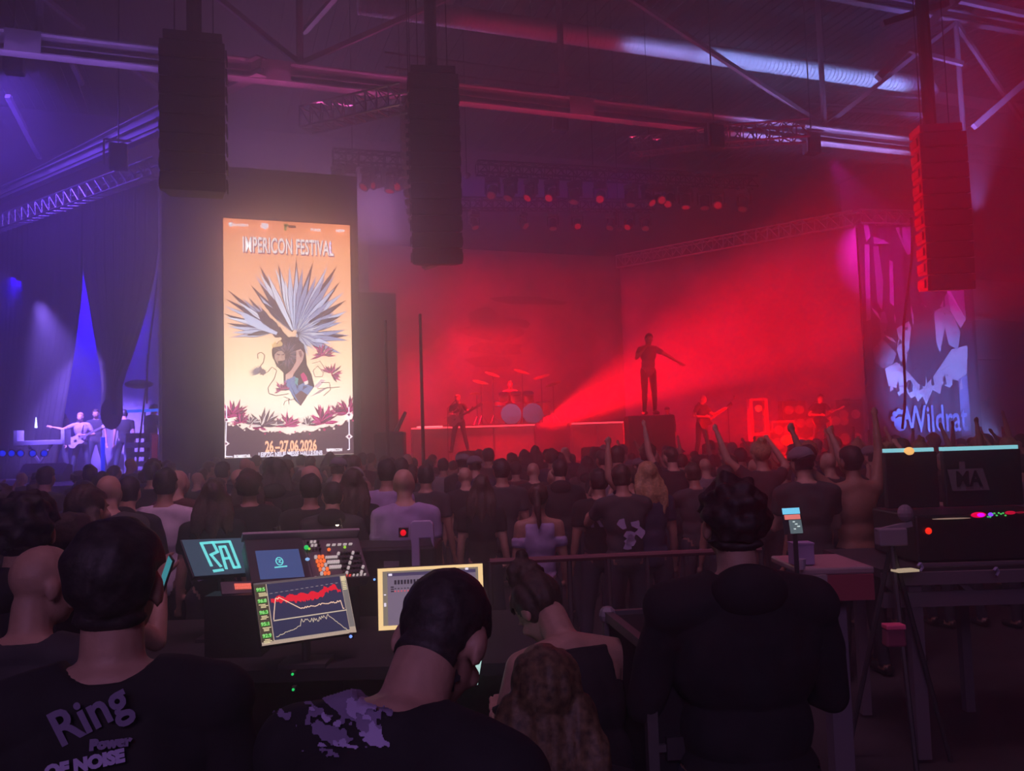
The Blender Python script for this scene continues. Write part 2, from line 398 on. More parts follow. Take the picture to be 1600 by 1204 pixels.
def cloth_panel(name, pts_top, zt_fn, zb_fn, m_, parent=None, folds=.12, wl=.5, nz=10, n=None, edges=None, label=None, cat=None, kind=None, thick=.012):
    """hanging cloth along a line from pts_top[0] to pts_top[1]; edges(t,u) -> shift of parameter t at height u for tied shapes"""
    a, b = Vector(pts_top[0]), Vector(pts_top[1]); d = b-a; d.z = 0; L = d.length; nrm = Vector((-d.y, d.x, 0)).normalized()
    n = n or max(8, int(L/wl*6)); vs = []; fs = []
    for j in range(nz+1):
        u = j/nz
        for i in range(n+1):
            t = i/n; tt = edges(t, u) if edges else t
            p = a + d*tt; z = zt_fn(tt)*(1-u)+zb_fn(tt)*u
            amp = folds*(.35+.65*u)*(math.sin(2*math.pi*t*L/wl)+.4*math.sin(2*math.pi*t*L/wl*2.3+1+u))
            q = p + nrm*amp; vs.append((q.x, q.y, z))
    for j in range(nz):
        for i in range(n): k = j*(n+1)+i; fs.append((k, k+n+1, k+n+2, k+1))
    mb = MB(); mb.add(vs, fs); o = mb.build(name, m_, parent, smooth=True)
    s = o.modifiers.new('thickness', 'SOLIDIFY'); s.thickness = thick
    return tag(o, label, cat, kind=kind)

# backdrops
redback = mat('backdrop_cloth', (.35, .30, .32), .9, grain=.45, scale=.5)
YD = 28.6
a = onY(575, 390, YD); b = onY(985, 400, YD); zt = 9.0
zt = onY(780, 392, YD).z
bd = cloth_panel('stage_backdrop', [(a.x, YD, 0), (b.x+3, YD, 0)], lambda t: zt, lambda t: STG, redback, None, .05, 1.4, 10, 60,
            label='large hanging backdrop cloth behind the drum kit, washed in red haze', cat='backdrop')
backdk = mat('backdrop_print', (.22, .17, .19), .9)
m = MB(); rnd = random.Random(3)                      # faint printed figure on the backdrop
for k, (px, py, w_, h_) in enumerate([(770, 520, 60, 12), (775, 545, 45, 9), (790, 505, 40, 8), (765, 565, 34, 8), (640, 520, 40, 30), (760, 500, 24, 20), (830, 470, 60, 6)]):
    c = onY(px, py, YD-.14); pts = []
    for i in range(9):
        t = 2*math.pi*i/9; rr = .7+.5*rnd.random(); pts.append(c+Vector((math.cos(t)*w_/40*rr, 0, math.sin(t)*h_/40*rr)))
    m.prism(pts, (0, .01, 0))
m.build('printed_motif', backdk, bd)
# blue cloth of left stage
blueback = mat('pale_side_stage_cloth', (.38, .36, .45), .9, grain=.1, scale=1)
cloth_panel('stage_backdrop', [(at(-30, 600, 27).x, at(-30, 600, 27).y, 0), (at(262, 600, 24.5).x, at(262, 600, 24.5).y, 0)], lambda t: 8.2, lambda t: STG-.1, blueback,
            None, .06, 1.2, label='smooth blue-lit backdrop seen between the parted black curtains', cat='backdrop')
# black curtains on the left truss, gathered lower down
def tl(px, D=None):                                    # parameter along the left truss at a pixel column
    best = None
    for i in range(401):
        t = i/400*1.1-.02; p = TL0.lerp(TL1, t); v = p-O; c = CR.to_3x3().transposed() @ v
        x = 800+F*c.x/-c.z
        if best is None or abs(x-px) < best[0]: best = (abs(x-px), t)
    return best[1]
t0, t1, t2 = 0, tl(128), tl(247)
def edge_left(t, u):
    lo = -.05; hi = t1 + .004 - (t1-tl(82))*max(0, (u-.30)/.70)**1.25
    return lo+(hi-lo)*t
def edge_mid(t, u):
    g = max(0, (u-.28)/.58); g = min(g, 1)
    lo = t1 + (tl(163)-t1)*g**1.1; hi = t2 - (t2-tl(186))*min(1, g**1.5*1.0)
    return lo+(hi-lo)*t
ztl = TL0.z-.25
cu = thing('stage_curtains', 'tall black curtains parted and tied back over the left stage', 'curtain', TL0.lerp(TL1, .5)*1.0)
TA, TB = (TL0.x, TL0.y, 0), (TL1.x, TL1.y, 0)
cloth_panel('curtain_leg', [TA, TB], lambda t: ztl, lambda t: STG, blackcloth, cu, .10, .45, 16, 120, edge_left)
cloth_panel('curtain_leg', [TA, TB], lambda t: ztl, lambda t: 2.9, blackcloth, cu, .09, .4, 16, 90, edge_mid)
m = MB(); p = TL0.lerp(TL1, tl(175)); m.ell((p.x, p.y, 2.95), (.26, .22, .42)); m.build('tied_bundle', blackcloth, cu, smooth=True)
# curtain pole, right of the gap
p0 = TL0.lerp(TL1, tl(251))
tag(MB().tube((p0.x, p0.y, STG), (p0.x, p0.y, ztl), .06, n=10).build('curtain_pole', alu), 'thin blue-lit pole at the right edge of the curtains', 'pole')
m = MB(); pts = [at(248+6*math.sin(k*.5)-k*1.3, 300+k*30, 20.3) for k in range(12)]; m.path(pts, .025)
tag(m.build('hanging_cable', blackpl), 'dark cable hanging down beside the curtain pole', 'cable')

# black wall drape holding the LED screen
YL = 19.9
xa = onY(252, 600, YL).x; xb = onY(566, 600, YL).x; zt = onY(300, 250, YL).z
cloth_panel('drape_wall', [(xa, YL+.25, 0), (xb, YL+.25, 0)], lambda t: zt, lambda t: .02, blackcloth, None, .05, .7, 8,
            label='tall black drape wall behind and beside the glowing poster screen', cat='drape')

# ------------------------------------------------------------------ LED poster screen
YS = 19.55
LX0 = (onY(343, 340, YS).x+onY(357, 712, YS).x)/2; LX1 = (onY(547, 352, YS).x+onY(552, 712, YS).x)/2
LZ1 = (onY(343, 340, YS).z+onY(547, 352, YS).z)/2; LZ0 = (onY(357, 712, YS).z+onY(552, 712, YS).z)/2
LC = Vector(((LX0+LX1)/2, YS, (LZ0+LZ1)/2)); LW, LH = LX1-LX0, LZ1-LZ0
scr = thing('poster_screen', 'tall bright orange LED screen showing a winged lion festival poster', 'screen', (LC.x, YS, 0))
MB().box((LC.x, YS+.09, LC.z), (LW+.10, .14, LH+.10)).build('screen_frame', blackpl, scr)
for sx in (-1, 1):
    MB().bar((LC.x+sx*LW*.35, YS+.12, 0), (LC.x+sx*LW*.35, YS+.12, LZ0), .15).build('leg', darksteel, scr)
LEDGAIN = 2.2
ledm = vcol('led_image', LEDGAIN, sample=True)
ledart = vcol('led_artwork', LEDGAIN)
def lcol(r, g, b): return lin(r, g, b)
# corner-based map so picture pixels land on the flat screen
def uv(px, py):
    # inverse bilinear on the photographed corners
    tlc, trc, brc, blc = (343.5, 340), (547, 352), (552, 713), (357, 713)
    u, v = .5, .5
    for _ in range(6):
        x = (tlc[0]*(1-u)+trc[0]*u)*(1-v)+(blc[0]*(1-u)+brc[0]*u)*v; y = (tlc[1]*(1-u)+trc[1]*u)*(1-v)+(blc[1]*(1-u)+brc[1]*u)*v
        ex, ey = px-x, py-y; u += ex/205; v += ey/368
    return u, v
LAY = [0]
def lp(px, py):
    u, v = uv(px, py); u = min(.999, max(.001, u)); v = min(.999, max(.001, v))
    return Vector((LX0+LW*u, YS-.004-LAY[0]*.00008, LZ1-LH*v))
m = MB(); nx, ny = 8, 24
def bgc(u, v):
    stops = [(0, (255, 150, 100)), (.12, (255, 172, 122)), (.3, (255, 184, 140)), (.45, (252, 200, 160)), (.6, (246, 216, 178)), (.75, (246, 228, 205)), (.86, (244, 226, 212)), (1, (244, 226, 212))]
    for (a, ca), (b, cb) in zip(stops[:-1], stops[1:]):
        if a <= v <= b:
            t = (v-a)/(b-a); c = [ca[i]*(1-t)+cb[i]*t for i in range(3)]; break
    k = mnoise.noise(Vector((u*2.5, v*4, 3)))*8
    return lcol(*[max(0, min(255, x+k)) for x in c])
for i in range(nx):
    for j in range(ny):
        q = [(i/nx, j/ny), (i/nx, (j+1)/ny), ((i+1)/nx, (j+1)/ny), ((i+1)/nx, j/ny)]
        m.add([(LX0+LW*a, YS, LZ1-LH*b) for a, b in q], [(0, 1, 2, 3)], [bgc(a, b) for a, b in q])
m.build('screen_face', ledm, scr)
art = MB()
def poly(pts, c, next_layer=True):
    # concave safe: triangulate through mathutils
    from mathutils.geometry import tessellate_polygon
    if next_layer: LAY[0] += 1
    P = [lp(*p) for p in pts]
    base = len(art.v); art.v += P
    for t in tessellate_polygon([[Vector((p.x, p.z, 0)) for p in P]]):
        a, b, d = [P[i] for i in t]
        nrm = (b-a).cross(d-a)
        t = t if nrm.y < 0 else (t[0], t[2], t[1])
        art.f.append(tuple(base+i for i in t)); art.c.append(lcol(*c))
def feather(b, t, w_, c, dark=(45, 35, 50), curve=0, ol=1.1):
    bx, by = b; tx, ty = t; dx, dy = tx-bx, ty-by; L = math.hypot(dx, dy); nx_, ny_ = -dy/L, dx/L
    def shape(ws):
        l, r_ = [], []
        for k in (0, .15, .35, .55, .72, .86):
            ww = ws*(.35+1.2*k if k < .5 else 1.9*(1-k)+.06) ; off = curve*math.sin(math.pi*k)
            cx, cy_ = bx+dx*k+nx_*off, by+dy*k+ny_*off
            l.append((cx+nx_*ww, cy_+ny_*ww)); r_.append((cx-nx_*ww, cy_-ny_*ww))
        return l+[(tx, ty)]+r_[::-1]
    poly(shape(w_+ol), dark); 
    if c: poly(shape(w_), c); poly([(bx, by), (bx+dx*.5+nx_*.3, by+dy*.5+ny_*.3), (bx+dx*.8, by+dy*.8), (bx+dx*.5-nx_*.3, by+dy*.5-ny_*.3)], (110, 110, 140))
Z1 = lambda p: (330+p[0]/5.733, 320+p[1]/5.733)
Z2 = lambda p: (330+p[0]/5.35, 500+p[1]/5.35)
LB, MBL, GB, DK = (222, 228, 248), (190, 200, 232), (140, 150, 190), (52, 38, 46)
base = (459, 522)
def wing(base, tips, wf):
    for (t, c) in tips:
        b = (base[0]+(t[0]-base[0])*.06+random.uniform(-1.5, 1.5), base[1]+(t[1]-base[1])*.05)
        feather(b, t, wf, c, curve=random.uniform(-2, 2))
RW = [((410, 545), None), ((335, 720), None), ((370, 625), (200, 190, 225)), ((410, 610), LB), ((410, 700), None), ((415, 820), MBL), ((430, 870), DK), ((480, 620), LB), ((550, 570), LB), ((575, 530), None), ((600, 600), LB), ((640, 680), LB),
      ((680, 550), MBL), ((740, 480), DK), ((745, 560), MBL), ((800, 570), GB), ((900, 510), DK), ((865, 640), GB), ((930, 640), GB), ((1030, 560), MBL), ((1130, 545), DK), ((1010, 650), GB), ((1105, 630), GB), ((1150, 700), DK),
      ((1100, 760), MBL), ((1190, 795), MBL), ((1060, 860), GB), ((1210, 868), DK), ((1220, 968), MBL), ((1100, 980), GB), ((1160, 1015), DK), ((1165, 1070), GB), ((1090, 1090), MBL), ((1230, 1190), GB)]
wing(base, [(Z1(t), c) for t, c in RW], 4.6)
RW2 = [((1060, 10), GB), ((1140, 150), DK), ((1120, 100), GB), ((1140, 190), GB), ((1060, 290), DK), ((1085, 300), GB), ((1000, 220), MBL), ((900, 90), GB), ((960, 160), GB), ((860, 210), DK)]
wing((461, 528), [(Z2(t), c) for t, c in RW2], 4.0)
for k in range(26):                                     # short inner feathers
    an = R(-75+k*6.3); L = 30+18*((k*7) % 5)/5
    feather((461, 524), (461+math.cos(an)*L, 524+math.sin(an)*L*.9), 1.7, (LB, MBL, GB)[k % 3], ol=.8)
LWg = [((135, 765), DK), ((110, 840), None), ((100, 905), MBL), ((95, 975), DK), ((105, 1005), LB), ((130, 1060), DK), ((140, 1090), MBL), ((170, 1190), (200, 170, 190)), ((265, 840), GB), ((315, 830), DK), ((395, 890), (200, 170, 190)), ((210, 860), LB), ((180, 1150), MBL), ((230, 1180), MBL), ((300, 1180), DK), ((350, 900), GB), ((430, 930), DK)]
wing((430, 519), [(Z1(t), c) for t, c in LWg], 3.0)
poly([Z1(p) for p in [(395, 970), (440, 960), (470, 1000), (530, 1030), (575, 1070), (600, 1130), (600, 1200), (560, 1200), (500, 1130), (430, 1050)]], DK)
poly([Z2(p) for p in [(560, 60), (590, 110), (640, 160), (600, 180), (560, 150), (530, 100)]], DK)
poly([Z1(p) for p in [(250, 980), (420, 1050), (520, 1120), (580, 1150), (570, 1175), (440, 1130), (330, 1080)]], MBL)
# mane and body
def blob(c, r, n, jit, colr, sq=1, seed=0):
    rr = random.Random(seed); pts = []
    for i in range(n*2):
        t = math.pi*i/n; k = r*(1 if i % 2 else jit)*(.9+.2*rr.random()); pts.append((c[0]+math.cos(t)*k, c[1]+math.sin(t)*k*sq))
    poly(pts, colr)
poly([Z2(p) for p in [(495, 255), (520, 215), (600, 155), (690, 150), (760, 215), (778, 280), (790, 390), (830, 470), (855, 570), (800, 640), (740, 728), (690, 680), (650, 600), (600, 560), (595, 450), (540, 395), (500, 310)]], DK)
blob(Z2((640, 290)), 20, 13, 1.25, (70, 52, 58), 1.2, 1)
for k in range(34):                                     # mane locks
    an = R(-160+k*9.5); c0 = Z2((620, 300)); L = 14+((k*5) % 7)*1.6
    feather((c0[0]+math.cos(an)*5, c0[1]+math.sin(an)*6), (c0[0]+math.cos(an)*L, c0[1]+math.sin(an)*L*1.15), 1.1, ((128, 100, 104), (96, 74, 80), (60, 44, 50))[k % 3], ol=.5)
blob(Z2((562, 318)), 8.2, 8, .9, (176, 140, 128), 1.25, 2)
poly([Z2(p) for p in [(540, 290), (565, 296), (560, 306), (540, 300)]], DK); poly([Z2(p) for p in [(580, 296), (602, 290), (600, 302), (582, 306)]], DK)
poly([Z2(p) for p in [(562, 306), (578, 340), (556, 344)]], (205, 168, 150)); poly([Z2(p) for p in [(545, 352), (590, 350), (584, 374), (556, 376)]], DK)
poly([Z2(p) for p in [(490, 195), (505, 215), (520, 185), (540, 212), (560, 180), (585, 205), (580, 225), (500, 240)]], (214, 176, 120))
poly([Z2(p) for p in [(700, 270), (735, 255), (765, 290), (755, 345), (735, 380), (680, 460), (650, 500), (615, 500), (612, 470), (660, 430), (700, 360)]], (196, 150, 142))
poly([Z2(p) for p in [(715, 275), (740, 270), (752, 310), (735, 330)]], (120, 88, 90))
for q in (620, 640, 662): poly([Z2(p) for p in [(q, 460), (q+14, 462), (q+4, 520), (q-8, 515)]], (214, 172, 160))
poly([Z2(p) for p in [(600, 520), (690, 480), (720, 560), (760, 540), (845, 575), (800, 640), (742, 730), (690, 660), (640, 590)]], (104, 124, 170))
for p in [[(640, 520), (700, 640), (730, 700), (690, 640)], [(720, 565), (735, 640), (742, 715), (728, 640)], [(680, 500), (720, 560), (712, 600)], [(760, 560), (800, 570), (752, 600)]]: poly([Z2(q) for q in p], (58, 62, 96))
poly([Z2(p) for p in [(690, 640), (742, 600), (800, 640), (742, 730)]], (92, 60, 66)); poly([Z2(p) for p in [(690, 490), (720, 500), (712, 560), (690, 540)]], (96, 150, 150))
poly([Z2(p) for p in [(735, 470), (760, 450), (790, 490), (800, 540), (760, 530)]], (190, 40, 110)); poly([Z2(p) for p in [(765, 530), (800, 520), (800, 548), (775, 555)]], (236, 220, 214))
poly([Z2(p) for p in [(820, 655), (900, 600), (990, 570), (900, 625)]], (160, 140, 146)); poly([Z2(p) for p in [(850, 570), (910, 510), (950, 520), (880, 590)]], (206, 180, 186))
def stroke(pts, w_, c):
    for a, b in zip(pts[:-1], pts[1:]):
        dx, dy = b[0]-a[0], b[1]-a[1]; L = math.hypot(dx, dy) or 1; nx_, ny_ = -dy/L*w_/2, dx/L*w_/2
        poly([(a[0]+nx_, a[1]+ny_), (b[0]+nx_, b[1]+ny_), (b[0]-nx_, b[1]-ny_), (a[0]-nx_, a[1]-ny_)], c, False)
LAY[0] += 1
stroke([Z2(p) for p in [(385, 330), (380, 290), (410, 275), (440, 300), (430, 360), (400, 400), (420, 450), (470, 440), (500, 400), (540, 430), (520, 500), (470, 570), (480, 620), (540, 640), (640, 625)]], 1.3, (96, 76, 82))
for k in range(9):
    an = R(150+k*14); c0 = Z2((420, 440)); feather(c0, (c0[0]+math.cos(an)*20, c0[1]+math.sin(an)*12), .7, (150, 130, 140), ol=.5)
blob(Z2((425, 440)), 6, 7, .7, (110, 88, 98), 1, 5)
stroke([Z2(p) for p in [(830, 380), (900, 360), (940, 420), (920, 490), (860, 490), (840, 440), (880, 400), (930, 460)]], 1.0, (110, 84, 94))
for p in [[(600, 650), (650, 670), (610, 690), (600, 720)], [(690, 670), (640, 680), (645, 715)], [(910, 540), (980, 540), (990, 600), (930, 650)], [(880, 590), (1070, 580)]]: stroke([Z2(q) for q in p], 1.1, (84, 60, 68))
def flower(c, r, n, seed, cols=((150, 20, 84), (196, 40, 120), (96, 12, 56)), a0=-180, a1=0):
    rr = random.Random(seed)
    for i in range(n):
        an = R(a0+(a1-a0)*(i+.5)/n+rr.uniform(-8, 8)); L = r*(.7+.5*rr.random())
        feather((c[0]+rr.uniform(-r*.2, r*.2), c[1]+rr.uniform(-2, 2)), (c[0]+math.cos(an)*L, c[1]+math.sin(an)*L), r*.085, cols[i % 3], (70, 16, 44), ol=.5)
flower(Z2((925, 310)), 19, 15, 1, a0=-200, a1=20); flower(Z2((1000, 470)), 17, 15, 2, a0=-170, a1=60); flower(Z2((585, 590)), 14, 12, 3, a0=-210, a1=10)
# dark ground with ragged edge, lifted from black by the haze veil painted in
gr = []
rr = random.Random(9)
for i in range(41):
    t = i/40; px = 352+t*202; yb = 655+22*math.sin(math.pi*t)**.7; gr.append((px, yb+rr.uniform(-3, 3)))
poly([(358, 714)]+gr+[(554, 714)], (84, 62, 72))
for (cx, cy_, r_, sd, cl_) in [((200), 800, 24, 11, 0), (270, 850, 16, 21, 0), (640, 890, 20, 12, 0), (930, 870, 27, 13, 0), (1150, 790, 24, 14, 0), (400, 910, 13, 15, 0), (560, 880, 12, 16, 1), (450, 880, 24, 17, 1), (800, 880, 12, 18, 1), (1040, 800, 15, 19, 0), (350, 860, 12, 20, 1)]:
    flower(Z2((cx, cy_)), r_, 17, sd, ((150, 20, 84), (196, 40, 120), (96, 12, 56)) if not cl_ else ((236, 220, 214), (70, 48, 54), (110, 84, 90)), a0=-190, a1=10)
for k in range(26):
    t = k/25; blob((362+t*188, 662+16*math.sin(math.pi*t)+rr.uniform(-3, 4)), rr.uniform(1, 2.6), 4, .8, ((236, 214, 206), (180, 40, 100), (70, 48, 54))[k % 3], 1, k)
WH = (236, 232, 250)
LAY[0] += 1
stroke([(357.3, 632), (357.6, 710.5), (368, 711)], 1.6, WH); stroke([(543.6, 640), (544.3, 706), (541, 706)], 1.6, WH)
for (x, y_) in ((357.3, 655), (357.6, 691), (543.6, 652), (544, 686)):
    poly([(x-5.5, y_), (x, y_-4.5), (x+5.5, y_), (x, y_+4.5)], (250, 236, 240)); poly([(x-2.6, y_), (x, y_-2.4), (x+2.6, y_), (x, y_+2.4)], (120, 60, 100))
# small emblems at the top
poly([(352, 349), (358, 348), (358.5, 354.5), (355, 356), (352.5, 354)], (250, 245, 255)); poly([(402.5, 349.5), (413, 350.5), (413.6, 356), (409, 360), (404, 357)], (246, 240, 255))
poly([(437, 351), (445, 351), (446, 354), (443, 356), (443, 361), (440, 363), (438, 359), (439, 356)], (104, 128, 50)); poly([(438.5, 352.5), (444, 352.8), (441, 356.5)], (40, 60, 20))
poly([(445, 353), (457.5, 354), (458, 358), (446, 357.5)], (86, 56, 44))
art.build('screen_artwork', ledart, scr)
def ledtext(s, px, py, hpx, xs, rgb, bold=0, gap=1.0, depth=.02, nm='screen_lettering'):
    c = onY(px, py, YS); c = lp(px, py); size = hpx*LH/372*1.4
    M = Matrix.Translation((c.x, YS-.062, c.z)) @ Matrix.Rotation(math.pi/2, 4, 'X')
    return text(s, size, nm, glow('led_text_%d_%d_%d' % rgb, rgb, LEDGAIN), scr, M, .001, xs, bold, spacing=gap)
ledtext('IMPERICON FESTIVAL', 447.5, 388.5, 24.5, .415, (96, 52, 96), .022, 1.04).location.y += .012
ledtext('IMPERICON FESTIVAL', 446.5, 387.5, 24.5, .415, (255, 252, 255), .007, 1.04)
ledtext('E', 514, 390, 17, .45, (190, 160, 225), .004)
ledtext('26.–27.06.2026', 454.5, 698.5, 16.5, .55, (255, 190, 150), .010)
ledtext('LEIPZIG NEUE MESSE HALLE:EINS', 454, 710.0, 7, .68, (235, 232, 255), .004)
for s, px, py, h in (('BLACKBEAT', 371, 352.5, 3.8), ('UCX', 408, 355, 4.5), ('PUNX', 490, 360.5, 4.5), ('NEW', 530.5, 362, 4.5), ('BOMBSTAR', 382, 711, 4.2), ('IMPERICON', 521, 706, 4.2)):
    ledtext(s, px, py, h, .95 if len(s) < 6 else .8, (250, 246, 255), .004)
# ------------------------------------------------------------------ side screen, banner, right wall
sidem = mat('side_screen_cloth', (.40, .34, .36), .9, grain=.3, scale=.7)
a = SP0.copy(); b = SP1.copy()
cloth_panel('side_screen', [(a.x, a.y, 0), (b.x, b.y, 0)], lambda t: SP0.z-.22, lambda t: STG-.05, sidem, None, .03, 2.2, 8, 40,
            label='wide red-lit cloth side screen hanging under the sloping lattice truss', cat='screen')
bann = thing('printed_banner', 'tall printed cloth banner with pale feathers and blue lettering', 'banner', (BN0+BN1)/2-Vector((0, 0, (BN0.z))))
dn = Vector((DB.y, -DB.x, 0)).normalized()
if dn.y > 0: dn = -dn
bnm = vcol('banner_print', 0, .85)
ZT, ZB_ = BN0.z-.2, .9
def bpt(px, py, off=.0):                                # pixel -> banner plane
    d = ray(px, py); n = dn; t = (BN0-O).dot(n)/d.dot(n); p = O+d*t; return p + n*off
BG = (.035, .035, .06)
m = MB(); nn, nz = 48, 30; LB_ = (BN1-BN0).length
def fold(s): return .05*math.sin(s*5.2)+.03*math.sin(s*13+1)
vs = []; fs = []; cc = []
for j in range(nz+1):
    for i in range(nn+1):
        s_ = LB_*i/nn; z = ZT+(ZB_-ZT)*j/nz; p = BN0+DB*s_; p.z = z; vs.append(p+dn*fold(s_)*(.3+.7*(1-j/nz)+.2))
for j in range(nz):
    for i in range(nn): k = j*(nn+1)+i; fs.append((k, k+nn+1, k+nn+2, k+1)); cc.append(BG)
m.v = vs; m.f = fs; m.c = cc; o = m.build('banner_cloth', bnm, bann, smooth=True)
from mathutils.geometry import tessellate_polygon
bp = MB(); BL = [0]
def bpoly(pts, c):
    BL[0] += 1
    P = [bpt(x, y) for x, y in pts]; Q = []
    ss = [((p-BN0).dot(DB), p.z) for p in P]
    ss = [(min(LB_-.02, max(.02, s)), min(ZT-.02, max(ZB_+.02, z))) for s, z in ss]
    # follow the folds: subdivide edges
    base = len(bp.v)
    for s, z in ss:
        p = BN0+DB*s; p.z = z; u = (ZT-z)/(ZT-ZB_); bp.v.append(p+dn*(fold(s)*(.3+.7*(1-u)+.2)+.05+BL[0]*.0006))
    for t in tessellate_polygon([[Vector((s, z, 0)) for s, z in ss]]):
        A_, B_, C_ = [bp.v[base+i] for i in t]
        if (B_-A_).cross(C_-A_).dot(dn) < 0: t = (t[0], t[2], t[1])
        bp.f.append(tuple(base+i for i in t)); bp.c.append(c)
W1, W2, W3, DK2 = (.62, .62, .72), (.42, .42, .52), (.25, .24, .32), (.03, .03, .05)
B8 = lambda p: (1300+p[0]/3.01, 300+p[1]/3.01)
bpoly([B8(p) for p in [(245, 830), (300, 800), (350, 850), (400, 900), (430, 915), (470, 870), (520, 790), (560, 740), (632, 720), (632, 850), (600, 890), (560, 880), (545, 920), (510, 905), (500, 950), (470, 930), (440, 1000), (420, 960), (400, 985), (385, 960), (360, 970), (340, 930), (310, 960), (295, 920), (265, 910)]], W1)
bpoly([B8(p) for p in [(520, 420), (545, 408), (612, 412), (625, 600), (600, 640), (560, 560), (500, 540), (540, 470)]], W1)
bpoly([B8(p) for p in [(470, 560), (520, 540), (570, 580), (600, 660), (590, 740), (540, 720), (520, 640), (500, 760), (480, 700)]], W2)
bpoly([B8(p) for p in [(375, 600), (400, 540), (430, 520), (455, 560), (470, 640), (480, 760), (450, 850), (430, 880), (400, 800), (385, 700)]], DK2)
bpoly([B8(p) for p in [(380, 600), (400, 545), (425, 520), (445, 540), (420, 570), (400, 620), (392, 680)]], W2)
bpoly([B8(p) for p in [(215, 620), (225, 565), (250, 560), (262, 610), (250, 680), (225, 700)]], W3)
bpoly([B8(p) for p in [(300, 640), (350, 610), (365, 640), (350, 740), (320, 800), (300, 740), (310, 690)]], W2)
bpoly([B8(p) for p in [(185, 740), (230, 690), (300, 760), (280, 810), (230, 830), (195, 800)]], W3)
rr = random.Random(4)
for k in range(26):                                     # dark feather veins and branches
    x0 = rr.uniform(200, 610); y0 = rr.uniform(590, 880); an = rr.uniform(-2.6, -.4); L = rr.uniform(40, 100)
    q = (x0+math.cos(an)*L, y0+math.sin(an)*L); w_ = rr.uniform(3, 7)
    bpoly([B8(p) for p in [(x0-w_, y0), (x0+(q[0]-x0)*.5-w_*1.4, y0+(q[1]-y0)*.5+w_), q, (x0+(q[0]-x0)*.5+w_*1.2, y0+(q[1]-y0)*.5-w_)]], DK2 if k % 3 else W1)
for k in range(14):
    x0 = 250+k*27; y0 = 900+60*math.sin(k*.5)*.3; bpoly([B8(p) for p in [(x0-8, y0+30), (x0, y0-30), (x0+8, y0+20)]], W1 if k % 2 else DK2)
for p4 in [[(135, 150), (160, 150), (170, 215), (150, 240)], [(180, 215), (240, 225), (265, 245), (185, 250)], [(290, 170), (370, 165), (375, 290), (345, 300), (310, 240)],
           [(560, 195), (605, 200), (604, 215), (565, 215)], [(556, 235), (606, 250), (606, 262), (556, 250)], [(556, 280), (606, 300), (606, 315), (556, 296)], [(556, 312), (606, 330), (606, 345), (556, 326)], [(545, 375), (552, 372), (585, 398), (578, 404)],
           [(180, 260), (215, 255), (240, 420), (230, 560), (200, 520)], [(140, 250), (165, 250), (172, 600), (150, 610)], [(262, 320), (280, 330), (285, 540), (266, 520)]]:
    bpoly([B8(p) for p in p4], W2)
bpoly([B8(p) for p in [(590, 880), (628, 860), (648, 1140), (606, 1150)]], (.2, .22, .42))
bp.build('banner_artwork', bnm, bann)
c = bpt(1457, 656, .19); Mx = Matrix((DB, Vector((0, 0, 1)), dn)).transposed().to_4x4()
blm = mat('banner_letter_blue', (.28, .42, .85), .8)
text('Wildrat', 1.17, 'banner_lettering', blm, bann, Matrix.Translation(c) @ Mx, .004, .60, .012, spacing=1.0)
m = MB(); c2 = bpt(1400, 656, .18)
for k in range(5):                                      # rounded paw emblem left of the word
    an = R(20+k*38); m.tube(c2+DB*math.cos(an)*.24+Vector((0, 0, math.sin(an)*.26)), c2+DB*math.cos(an)*.24+Vector((0, 0, math.sin(an)*.26))+dn*.01, .09, n=10)
m.tube(c2-Vector((0, 0, .12)), c2-Vector((0, 0, .12))+dn*.012, .22, n=14)
m.build('banner_emblem', blm, bann)
m = MB(); m.path([at(1424+4*math.sin(k*.9)-k*1.6, 340+k*33, 20.2) for k in range(11)], .035)
tag(m.build('hanging_cable', blackpl), 'dark hanging cable drooping down in front of the printed banner', 'cable')
# wall pieces right of the banner
wl = thing('panel_wall', 'grey panelled wall right of the banner with pale horizontal rails', 'wall', at(1580, 700, 29.5))
PW0 = at(1506, 600, 29.2); PW1 = at(1740, 600, 32.8)
for k in range(5):
    z0 = .0+k*1.45; a = PW0.lerp(PW1, 0); a = Vector((PW0.x, PW0.y, z0+.7)); b = Vector((PW1.x, PW1.y, z0+.7))
    MB().bar(a, b, .12, 1.42).build('panel', wallm, wl)
for py in (496, 628):
    a = at(1512 if py < 500 else 1545, py, 28.9); b = a+(PW1-PW0); b.z = a.z; MB().bar(a, b, .08, .12 if py < 500 else .34).build('rail', steel, wl)
cloth_panel('side_curtain', [(at(1300, 600, 25.8).x, at(1300, 600, 25.8).y, 0), (at(1352, 600, 25.2).x, at(1352, 600, 25.2).y, 0)], lambda t: 5.6, lambda t: .4, blackcloth, None, .07, .35, 8,
            label='narrow dark curtain hanging left of the printed banner', cat='curtain')
# cabinet shapes directly right of the LED wall
tag(MB().box(onY(590, 560, 22)*1.0+Vector((0, 0, -2)), (1.0, .3, 7.5)).build('masking_flat', mat('masking_cloth', (.16, .14, .15), .9, grain=.2)), 'hazy grey masking flat between poster screen and main stage', 'flat')

